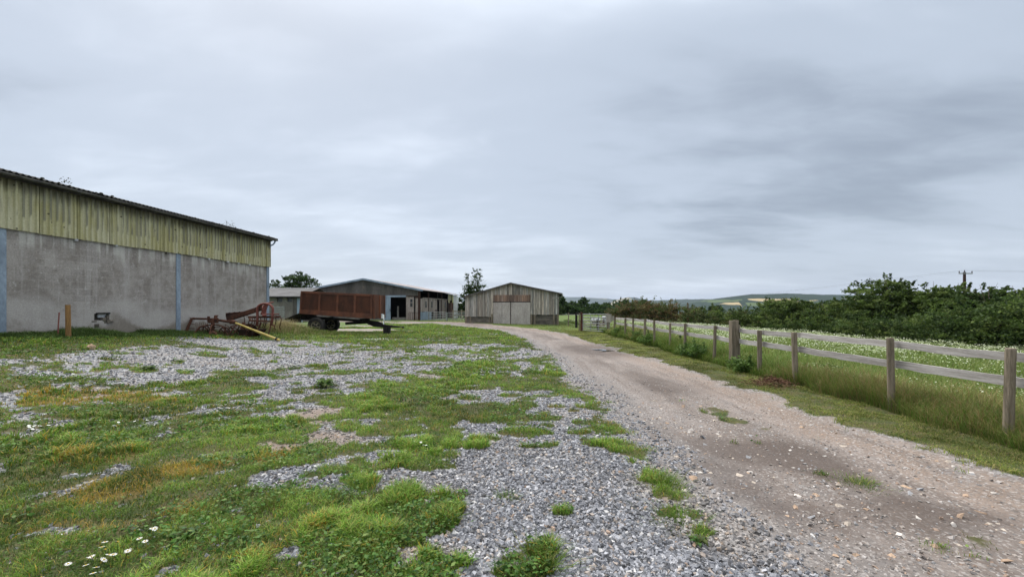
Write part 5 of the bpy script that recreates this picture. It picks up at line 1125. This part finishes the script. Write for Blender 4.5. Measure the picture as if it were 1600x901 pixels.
# long grass under and behind the fence
r_ = np.random.default_rng(14); n = 210000; y = 2.2 + 24 * r_.random(n) ** 1.35; x = 5.72 + .25 * fbm(y * 1.1, y * 0, 5, 3) * 2 + np.abs(r_.normal(0, .75, n)) * (1 + 0 * y)
k = x - 5.7 > -.25; x, y = x[k], y[k]; n = len(x); nz = fbm(x * 1.2, y * 1.2, 81, 3); inn = ss((x - 5.55) / .5)
h = (.10 + .34 * r_.random(n) ** 1.3) * (.45 + .55 * inn) * (1 + 1.2 * nz); h = np.where(y > 12, h * 1.25, h); wd = (.0035 + .003 * r_.random(n)) * (1 + .9 * ss((y - 4) / 16))
col = pal(n, r_, [(.11, .20, .03), (.16, .24, .045), (.08, .15, .025), (.21, .24, .06)], v=.5); dm = r_.random(n) < np.clip(.10 + .9 * fbm(x * .7, y * .7, 83, 2) + .14 * (y < 7), .03, .45); col[dm] = pal(dm.sum(), r_, [(.30, .235, .10), (.24, .175, .07), (.22, .20, .08)])
h[dm] *= 1.25; blades('long_fence_grass', x, y, h, wd, .25 + .55 * r_.random(n), col, r_=r_)
# meadow beyond the fence: greenery and white chamomile heads
def hedge_x(y): return np.interp(y, [0, 13, 15.8, 17.2, 20.6, 23.6, 27, 31, 37, 45, 50], [22, 18.2, 17.2, 16.9, 16.9, 17.6, 16.6, 16.6, 16.2, 13.0, 11.8])
r_ = np.random.default_rng(15); n = 330000; y = 3 + 47 * r_.random(n) ** 1.25; x = 6.3 + 14.5 * r_.random(n) ** 1.1; k = (x < hedge_x(y) + .4); x, y = x[k], y[k]; n = len(x); r0 = np.hypot(x, y)
h = .10 + .22 * r_.random(n); col = pal(n, r_, [(.15, .23, .045), (.19, .27, .06), (.11, .18, .035), (.25, .27, .09)], v=.5)
blades('meadow_grass', x, y, h, .006 * (1 + 2.2 * ss((r0 - 8) / 25)), .4 + .5 * r_.random(n), col, r_=r_)
def flat_discs(x, y, z, s, col, r_, tilt=.35):
    n = len(x); k = 6; a = r_.uniform(0, 6.28, n); nx, ny = r_.normal(0, tilt, n), r_.normal(0, tilt, n); V = np.zeros((n, k, 3))
    for i in range(k):
        c, q = np.cos(a + i * 2 * np.pi / k) * s, np.sin(a + i * 2 * np.pi / k) * s; V[:, i, 0] = x + c; V[:, i, 1] = y + q; V[:, i, 2] = z + c * nx + q * ny
    return V.reshape(-1, 3), np.arange(n * k).reshape(n, k), np.repeat(col, k, 0)
r_ = np.random.default_rng(16); n = 230000; y = 3 + 44 * r_.random(n) ** 1.1; x = 6.4 + 14 * r_.random(n); band = np.clip(.03 + ss((x - 9.0) / 3.5) * (.75 + 1.5 * fbm(x * .5, y * .9, 87, 3)) + .9 * ss((fbm(x * .6, y * .6, 89, 3) - .1) / .1), 0, 1); k = (x < hedge_x(y) - .2) & (r_.random(n) < band); x, y = x[k], y[k]; n = len(x); r0 = np.hypot(x, y)
cl = vnoise(x * 2.2, y * 2.2, 88) ; k = r_.random(n) < .08 + .8 * ss((cl - .4) / .35); x, y, r0 = x[k], y[k], r0[k]; n = len(x)
V, Fq, C = flat_discs(x, y, height(x, y) + .2 + .16 * r_.random(n), .007 + .008 * r_.random(n) + .010 * ss((r0 - 11) / 14), pal(n, r_, [(.46, .52, .31), (.38, .45, .22), (.58, .62, .46)], v=.2), r_)
tag(mesh_np('chamomile_flowers', V, [Fq], M_PETAL, tint=C), kind='stuff')
# dry tall grass mound behind the trailer and rough grass at the foot of the walls
r_ = np.random.default_rng(17); n = 70000; x = r_.uniform(-14.2, -6.5, n); y = r_.uniform(19.8, 26, n); amp = np.exp(-((x + 12.9) / 1.4) ** 2 - ((y - 22.9) / 1.5) ** 2); amp2 = np.exp(-((y - 23.0) / .8) ** 2) * (.26 + .28 * (x < -9.6)); k = r_.random(n) < np.clip(amp + amp2, 0, 1); x, y, amp, amp2 = x[k], y[k], amp[k], amp2[k]; n = len(x)
h = (.10 + .62 * amp + .30 * amp2) * (.5 + r_.random(n) * .8); col = pal(n, r_, [(.44, .36, .21), (.36, .29, .15), (.24, .22, .09)], v=.4); g2 = r_.random(n) < .8 - .8 * amp; col[g2] = pal(g2.sum(), r_, GR)
blades('dry_grass_mound', x, y, h, .010 + .006 * r_.random(n), .35 + .4 * r_.random(n), col, r_=r_)
r_ = np.random.default_rng(18); n = 80000; y = 8.5 + 15 * r_.random(n); x = -16.03 + .094 * y + np.abs(r_.normal(0, .8, n)) + .03; nz = fbm(x * .8, y * .8, 97, 3); h = (.09 + .26 * r_.random(n)) * (1 + 2.2 * nz) * np.exp(-(x - (-16.03 + .094 * y)) / 2.2)
blades('wall_foot_grass', x, y, h, .009 + .005 * r_.random(n), .35 + .5 * r_.random(n), pal(n, r_, [(.07, .12, .028), (.09, .15, .035), (.05, .085, .022)], v=.45), r_=r_)
# nettles and docks along the fence
hedge_pts = [(7.0, 9.2, .32), (5.7, 10.1, .3), (5.75, 12.6, .42), (5.8, 13.4, .40), (5.6, 17.2, .5), (5.75, 18.6, .5), (5.9, 22.5, .55), (6.3, 15.6, .4)]
for i, (px_, py_, hh) in enumerate(hedge_pts):
    t = thing('nettle_clump', 'green nettle clump at the fence foot, number %d seen from the near end' % (i + 1), 'plant', (px_, py_, H(px_, py_)), 0, 'weed clumps along the fence')
    t['label'] = 'leafy green nettle clump growing among long grass at the foot of the rail fence'
    crown('foliage', [(0, 0, hh * .5, .34, .34, hh * .5), (.2, .3, hh * .4, .25, .25, hh * .4)], 1500, .045, [(.09, .16, .035), (.12, .19, .045), (.07, .13, .03)], t, 500 + i, clump=.4, inner=.2)

# ------------------------------------------------------------------ loose stones
def stones(name, x, y, s, col, r_, sink=.25, flat=(.45, .75)):
    n = len(x); c = np.array([(-1, -1, -1), (1, -1, -1), (1, 1, -1), (-1, 1, -1), (-1, -1, 1), (1, -1, 1), (1, 1, 1), (-1, 1, 1)], float)
    V = c[None] * (1 + r_.uniform(-.45, .25, (n, 8, 3))); V[:, 4:, :2] *= r_.uniform(.35, .9, (n, 1, 1)); sc = np.stack([s * r_.uniform(.7, 1.3, n), s * r_.uniform(.5, .95, n), s * r_.uniform(*flat, n)], 1) * .5; V *= sc[:, None, :]
    a, b, g = r_.uniform(0, 6.28, n), r_.normal(0, .45, n), r_.normal(0, .45, n); ca, sa, cb, sb, cg, sg = np.cos(a), np.sin(a), np.cos(b), np.sin(b), np.cos(g), np.sin(g)
    X_, Y_, Z_ = V[..., 0], V[..., 1], V[..., 2]; Y2 = Y_ * cb[:, None] - Z_ * sb[:, None]; Z2 = Y_ * sb[:, None] + Z_ * cb[:, None]; X2 = X_ * cg[:, None] + Z2 * sg[:, None]; Z3 = -X_ * sg[:, None] + Z2 * cg[:, None]
    X3 = X2 * ca[:, None] - Y2 * sa[:, None]; Y3 = X2 * sa[:, None] + Y2 * ca[:, None]; z = height(x, y) + s * .5 * (.6 - sink)
    P_ = np.stack([X3 + x[:, None], Y3 + y[:, None], Z3 + z[:, None]], -1).reshape(-1, 3); o = np.arange(n)[:, None, None] * 8
    q = (np.array([(0, 3, 2, 1), (4, 5, 6, 7), (0, 1, 5, 4), (1, 2, 6, 5), (2, 3, 7, 6), (3, 0, 4, 7)])[None] + o).reshape(-1, 4)
    return tag(mesh_np(name, P_, [q], M_STONE, tint=np.repeat(col, 8, 0)), kind='stuff')
GV = [(.205, .21, .23), (.285, .29, .31), (.15, .155, .17), (.38, .38, .40), (.10, .10, .105), (.30, .26, .23), (.50, .49, .48), (.30, .22, .17)]
x, y, r_ = sector(280000, 1.9, 24, 2.2, seed=21); mk = masks(x, y); rr_ = np.hypot(x, y)
keep = (~mk['right']) & (mk['track'] < .93) & (r_.random(len(x)) < (1 - mk['track']) ** .8 * (1 - mk['grass'] * .92) * (1 - .75 * mk['brown'])) & excl(x, y); x, y, rr_ = x[keep], y[keep], rr_[keep]; n = len(x); br = mk['brown'][keep]
col = pal(n, r_, GV, p=[.28, .20, .21, .07, .13, .08, .02, .01], v=.5); col[:, 0] *= 1 + .15 * br; col[:, 2] *= 1 - .2 * br
stones('gravel_stones', x, y, (.011 + .033 * r_.random(n) ** 1.9) * (1 + .4 * ss((rr_ - 5) / 14)), col, r_)
TV = [(.27, .235, .21), (.36, .33, .31), (.18, .165, .155), (.22, .215, .215), (.29, .21, .16), (.46, .43, .41), (.10, .09, .085)]
x, y, r_ = sector(120000, 2.2, 26, 2.0, seed=22); mk = masks(x, y); keep = (mk['track'] >= .4) & (r_.random(len(x)) < .28 + .5 * ss(fbm(x * 1.5, y * .7, 99, 3) / .15) + .5 * (mk['wet'] > .5) * 0); x, y = x[keep], y[keep]; n = len(x)
stones('track_stones', x, y, (.009 + .026 * r_.random(n) ** 3.2) * 1.0, pal(n, r_, TV, p=[.26, .18, .16, .14, .12, .06, .08], v=.35), r_, sink=.55, flat=(.3, .55))
# larger flat stones showing in the near end of the track
x, y, r_ = sector(3600, 2.3, 8, 1.0, seed=23); mk = masks(x, y); keep = (mk['track'] > .4) & (r_.random(len(x)) < .55); x, y = x[keep], y[keep]; n = len(x)
stones('track_cobbles', x, y, .028 + .06 * r_.random(n) ** 2.4, pal(n, r_, [(.42, .36, .30), (.36, .33, .31), (.5, .46, .42), (.38, .27, .19), (.30, .30, .31)], v=.3), r_, sink=.75, flat=(.22, .4))

# ------------------------------------------------------------------ single plants and small things in the yard
def daisy_clump(px, py, n, rad, head, label, seed, h=.10, detail=False, leafn=220):
    X, Y = gpt(px, py); r_ = np.random.default_rng(seed); t = thing('daisy_clump', label, 'flowers', (X, Y, H(X, Y)), 0, 'white daisy clumps in the yard')
    px_, py_ = r_.normal(0, rad, n), r_.normal(0, rad * .8, n); hz = h * (.7 + .6 * r_.random(n)); st = MB(); pe = MB(); ce = MB()
    for i in range(n):
        a, b, c = px_[i], py_[i], hz[i]; st.tube([(a * .7, b * .7, -.01), (a * .9, b * .9, c * .6), (a, b, c)], .0018 if detail else .003, 4, (.07, .12, .03)); tx, ty = r_.normal(0, .3), r_.normal(0, .3) - .15
        if detail:
            for k in range(11):
                an = k / 11 * 6.283 + r_.random() * .2; d1 = Vector((math.cos(an), math.sin(an), 0)); d2 = Vector((-math.sin(an), math.cos(an), 0)); f = lambda v: Vector((a + v.x, b + v.y, c + v.x * tx + v.y * ty))
                pe.add([f(d1 * head * .25 - d2 * head * .08), f(d1 * head * .8 - d2 * head * .15), f(d1 * head), f(d1 * head * .8 + d2 * head * .15), f(d1 * head * .25 + d2 * head * .08)], [(0, 1, 2, 3, 4)], (.78, .78, .75))
            ce.lathe([(0, head * .28), (head * .25, head * .16), (head * .33, 0)], (a, b, c), 'z', 8, (.55, .36, .03))
        else:
            pe.add([(a + math.cos(q) * head, b + math.sin(q) * head, c + math.cos(q) * head * tx + math.sin(q) * head * ty) for q in np.linspace(0, 6.283, 8)[:-1]], [tuple(range(7))], (.72, .74, .68))
    st.build('stem', M_BLADE, t); pe.build('petals', M_PETAL, t)
    if detail: ce.build('centre', M_PETAL, t)
    x, y = r_.normal(0, rad * 1.15, leafn), r_.normal(0, rad, leafn); z = r_.random(leafn) * h * .7; u, w = rand_rot(leafn, r_); leaf_mesh('leaves', np.stack([x, y, z], 1), u, w, np.full(leafn, .022 + head * .3), np.full(leafn, .008 + head * .1), pal(leafn, r_, GREEN_L + GREEN_M[:1], v=.4), M_LEAF, t)
daisy_clump(172, 884, 22, .14, .017, 'large white daisies with yellow centres in the nearest left grass', 1, .09, True, 500)
daisy_clump(348, 645, 20, .16, .016, 'small white daisies in grass left of the brown gravel patch', 2, .08, True, 300)
daisy_clump(62, 672, 12, .16, .018, 'off white clover heads in the left grass near the dry orange patch', 3, .06)
daisy_clump(205, 668, 8, .12, .016, 'few pale clover heads right of the dry orange patch', 4, .06)
daisy_clump(122, 594, 14, .15, .020, 'white flowers beside the far left gravel strip', 5, .10)
daisy_clump(38, 606, 8, .18, .020, 'sparse white flowers at the left edge of the yard', 6, .10)
daisy_clump(590, 534, 60, .42, .026, 'dense white flower clump in the far yard grass before the trailer drawbar', 7, .12)
daisy_clump(652, 557, 26, .25, .022, 'white flowers on gravel below the dense far clump', 8, .09)
daisy_clump(752, 563, 46, .34, .022, 'long white flower drift in the far middle of the yard', 9, .10)
daisy_clump(765, 581, 16, .25, .020, 'small flower group just nearer than the long drift', 10, .08)
daisy_clump(776, 524, 30, .5, .024, 'white flowers in the far grass before the wooden barn', 11, .10)
daisy_clump(457, 577, 22, .16, .018, 'white flowering weed alone on the wide grey gravel', 12, .12)
daisy_clump(572, 590, 12, .14, .018, 'white flowering weed right of the wide grey gravel', 13, .10)
daisy_clump(670, 702, 5, .06, .014, 'three or four white flowers among the central weeds', 14, .07)
daisy_clump(1590, 622, 16, .10, .02, 'white umbels leaning in front of the nearest fence post', 15, .42)
def rosette(px, py, n, L, label, seed, h=.06):
    X, Y = gpt(px, py); r_ = np.random.default_rng(seed); t = thing('broadleaf_weed', label, 'weed', (X, Y, H(X, Y)), 0, 'leafy weeds in the yard'); mb = MB()
    for i in range(n):
        a = i * 2.4 + r_.random() * .5; l = L * (.55 + .6 * r_.random()); d = Vector((math.cos(a), math.sin(a), 0)); s = Vector((-math.sin(a), math.cos(a), 0)); up = h * (.4 + r_.random()); c = (.085 * r_.uniform(.8, 1.3), .145 * r_.uniform(.8, 1.2), .04); w = l * .2
        rows = [(0.05, 0, .15), (.3, .7, .7), (.6, 1.0, 1.0), (.85, .9, .6), (1.0, .55, .05)]; vs = []
        for (q, zz, ww) in rows: p = d * l * q + Vector((0, 0, up * zz)); vs += [p - s * w * ww, p + Vector((0, 0, -w * .15)), p + s * w * ww]
        mb.add(vs, [(3 * k + e, 3 * k + 3 + e, 3 * k + 4 + e, 3 * k + 1 + e) for k in range(4) for e in (0, 1)], c)
    mb.build('leaves', M_LEAF, t)
rosette(507, 606, 40, .22, 'big pale leafed dock at the edge of the wide gravel', 1, .14)
rosette(232, 578, 26, .2, 'flat leafy weed on the left gravel strip', 2, .08)
rosette(290, 842, 18, .10, 'dock rosette in the near left grass beside the daisies', 3, .06)
rosette(455, 760, 14, .07, 'leafy weed left of the round tuft on near gravel', 4, .04)
rosette(1092, 850, 16, .07, 'bright green weed alone on the near right gravel', 5, .05)
rosette(640, 838, 16, .07, 'leafy weed in the near middle grass', 6, .04)
rosette(470, 712, 16, .08, 'leafy weed on the brown gravel patch', 7, .05)
rosette(836, 700, 12, .06, 'small weed alone on the middle gravel', 8, .05)
def tuft(px, py, n, h, rad, label, seed, cols=GR):
    X, Y = gpt(px, py); r_ = np.random.default_rng(seed); x, y = r_.normal(0, rad * .4, n), r_.normal(0, rad * .4, n); hh = h * (.5 + .6 * r_.random(n)); l = np.stack([x, y, 0 * x], 1) / rad * 1.1 + r_.normal(0, .15, (n, 3)) * [1, 1, 0]
    p = np.stack([x, y, 0 * x - .01], 1); a = r_.uniform(0, 6.28, n); t = np.stack([np.cos(a), np.sin(a), 0 * a], 1) * .0018; m1 = p + l * hh[:, None] * .45; m1[:, 2] += hh * .6; tip = p + l * hh[:, None] * 1.3; tip[:, 2] += hh * .92
    V = np.stack([p - t, p + t, m1 - t * .8, m1 + t * .8, tip], 1).reshape(-1, 3); o = np.arange(n)[:, None] * 5
    ob = mesh_np('grass_tuft', V, [o + np.array([[0, 1, 3, 2]]), o + np.array([[2, 3, 4]])], M_BLADE, tint=np.repeat(pal(n, r_, cols, v=.4), 5, 0)); ob.location = (X, Y, H(X, Y)); tag(ob, label, 'grass tuft', 'single grass tufts on the gravel')
tuft(846, 884, 700, .11, .15, 'round grass tuft with a dry brown right edge on the near gravel', 1, GR + [(.25, .18, .07)])
tuft(563, 762, 600, .10, .14, 'round bright green tuft on the near gravel patch', 2)
tuft(420, 795, 600, .10, .15, 'brownish round tuft left of the near gravel patch', 3, GR + [(.2, .15, .06), (.16, .13, .06)])
tuft(790, 779, 260, .06, .10, 'small olive tuft on the near grey gravel', 4, GR + [(.2, .17, .07)])
tuft(800, 890, 300, .07, .10, 'small dark tuft left of the round near tuft', 5)
tuft(1036, 756, 800, .10, .20, 'dense dark green tuft at the left edge of the track', 6)
tuft(1060, 812, 700, .06, .26, 'flat spreading tuft on the gravel near the track', 7)
tuft(1340, 755, 500, .05, .22, 'low green tuft in the middle of the near track', 8)
# puddle
def puddle():
    rd = random.Random(2); 
    X, Y = gpt(950, 547.5); mb = MB()
    for (dx, dy, rx, ry) in ((-.25, .35, .35, .16), (.15, .05, .42, .2), (.5, -.5, .3, .22), (.1, -.1, .5, .13)):
        pl = [(dx + math.cos(a) * rx * rd.uniform(.7, 1.15), dy + math.sin(a) * ry * rd.uniform(.7, 1.2), dx * .01) for a in np.linspace(0, 6.283, 19)[:-1]]; mb.add(pl, [tuple(range(18))])
    m, nt = new_mat('puddle_water'); g = G(nt); g.out((.06, .05, .045), .06, g.bump(g.noise(g.obj(), 12, 3), .04, .01), 0, .9); ob = mb.build('puddle', m); ob.location = (X, Y, H(X, Y) + .012); tag(ob, kind='structure')
puddle()
# heap of dead bracken by the fence
X, Y = gpt(1207, 602); n = 1600; r_ = np.random.default_rng(31); p = r_.normal(0, 1, (n, 3)) * [.22, .2, .05]; p[:, 2] = np.abs(p[:, 2]) + .10 * np.exp(-(p[:, 0] ** 2 + p[:, 1] ** 2) / .06); u, w = rand_rot(n, r_); u[:, 2] *= .4
ob = leaf_mesh('bracken_heap', p, u, w, np.full(n, .07), np.full(n, .012), pal(n, r_, [(.12, .06, .04), (.08, .045, .03), (.18, .11, .07)], v=.4), M_SOIL, None); ob.location = (X, Y, H(X, Y)); tag(ob, 'heap of dead reddish brown bracken on the verge by the fence', 'debris heap')

# ------------------------------------------------------------------ haze: even air round the whole scene
def haze():
    mb = MB(); mb.box((-15000, -15000, -75), (15000, 15000, 260)); m = bpy.data.materials.new('haze_air'); m.use_nodes = True; nt = m.node_tree; nt.nodes.clear()
    v = nt.nodes.new('ShaderNodeVolumePrincipled'); v.inputs['Color'].default_value = (.72, .82, 1.0, 1); v.inputs['Density'].default_value = 0.65e-4; v.inputs['Anisotropy'].default_value = .2
    o = nt.nodes.new('ShaderNodeOutputMaterial'); nt.links.new(v.outputs[0], o.inputs['Volume']); tag(mb.build('haze', m), kind='stuff')
haze()
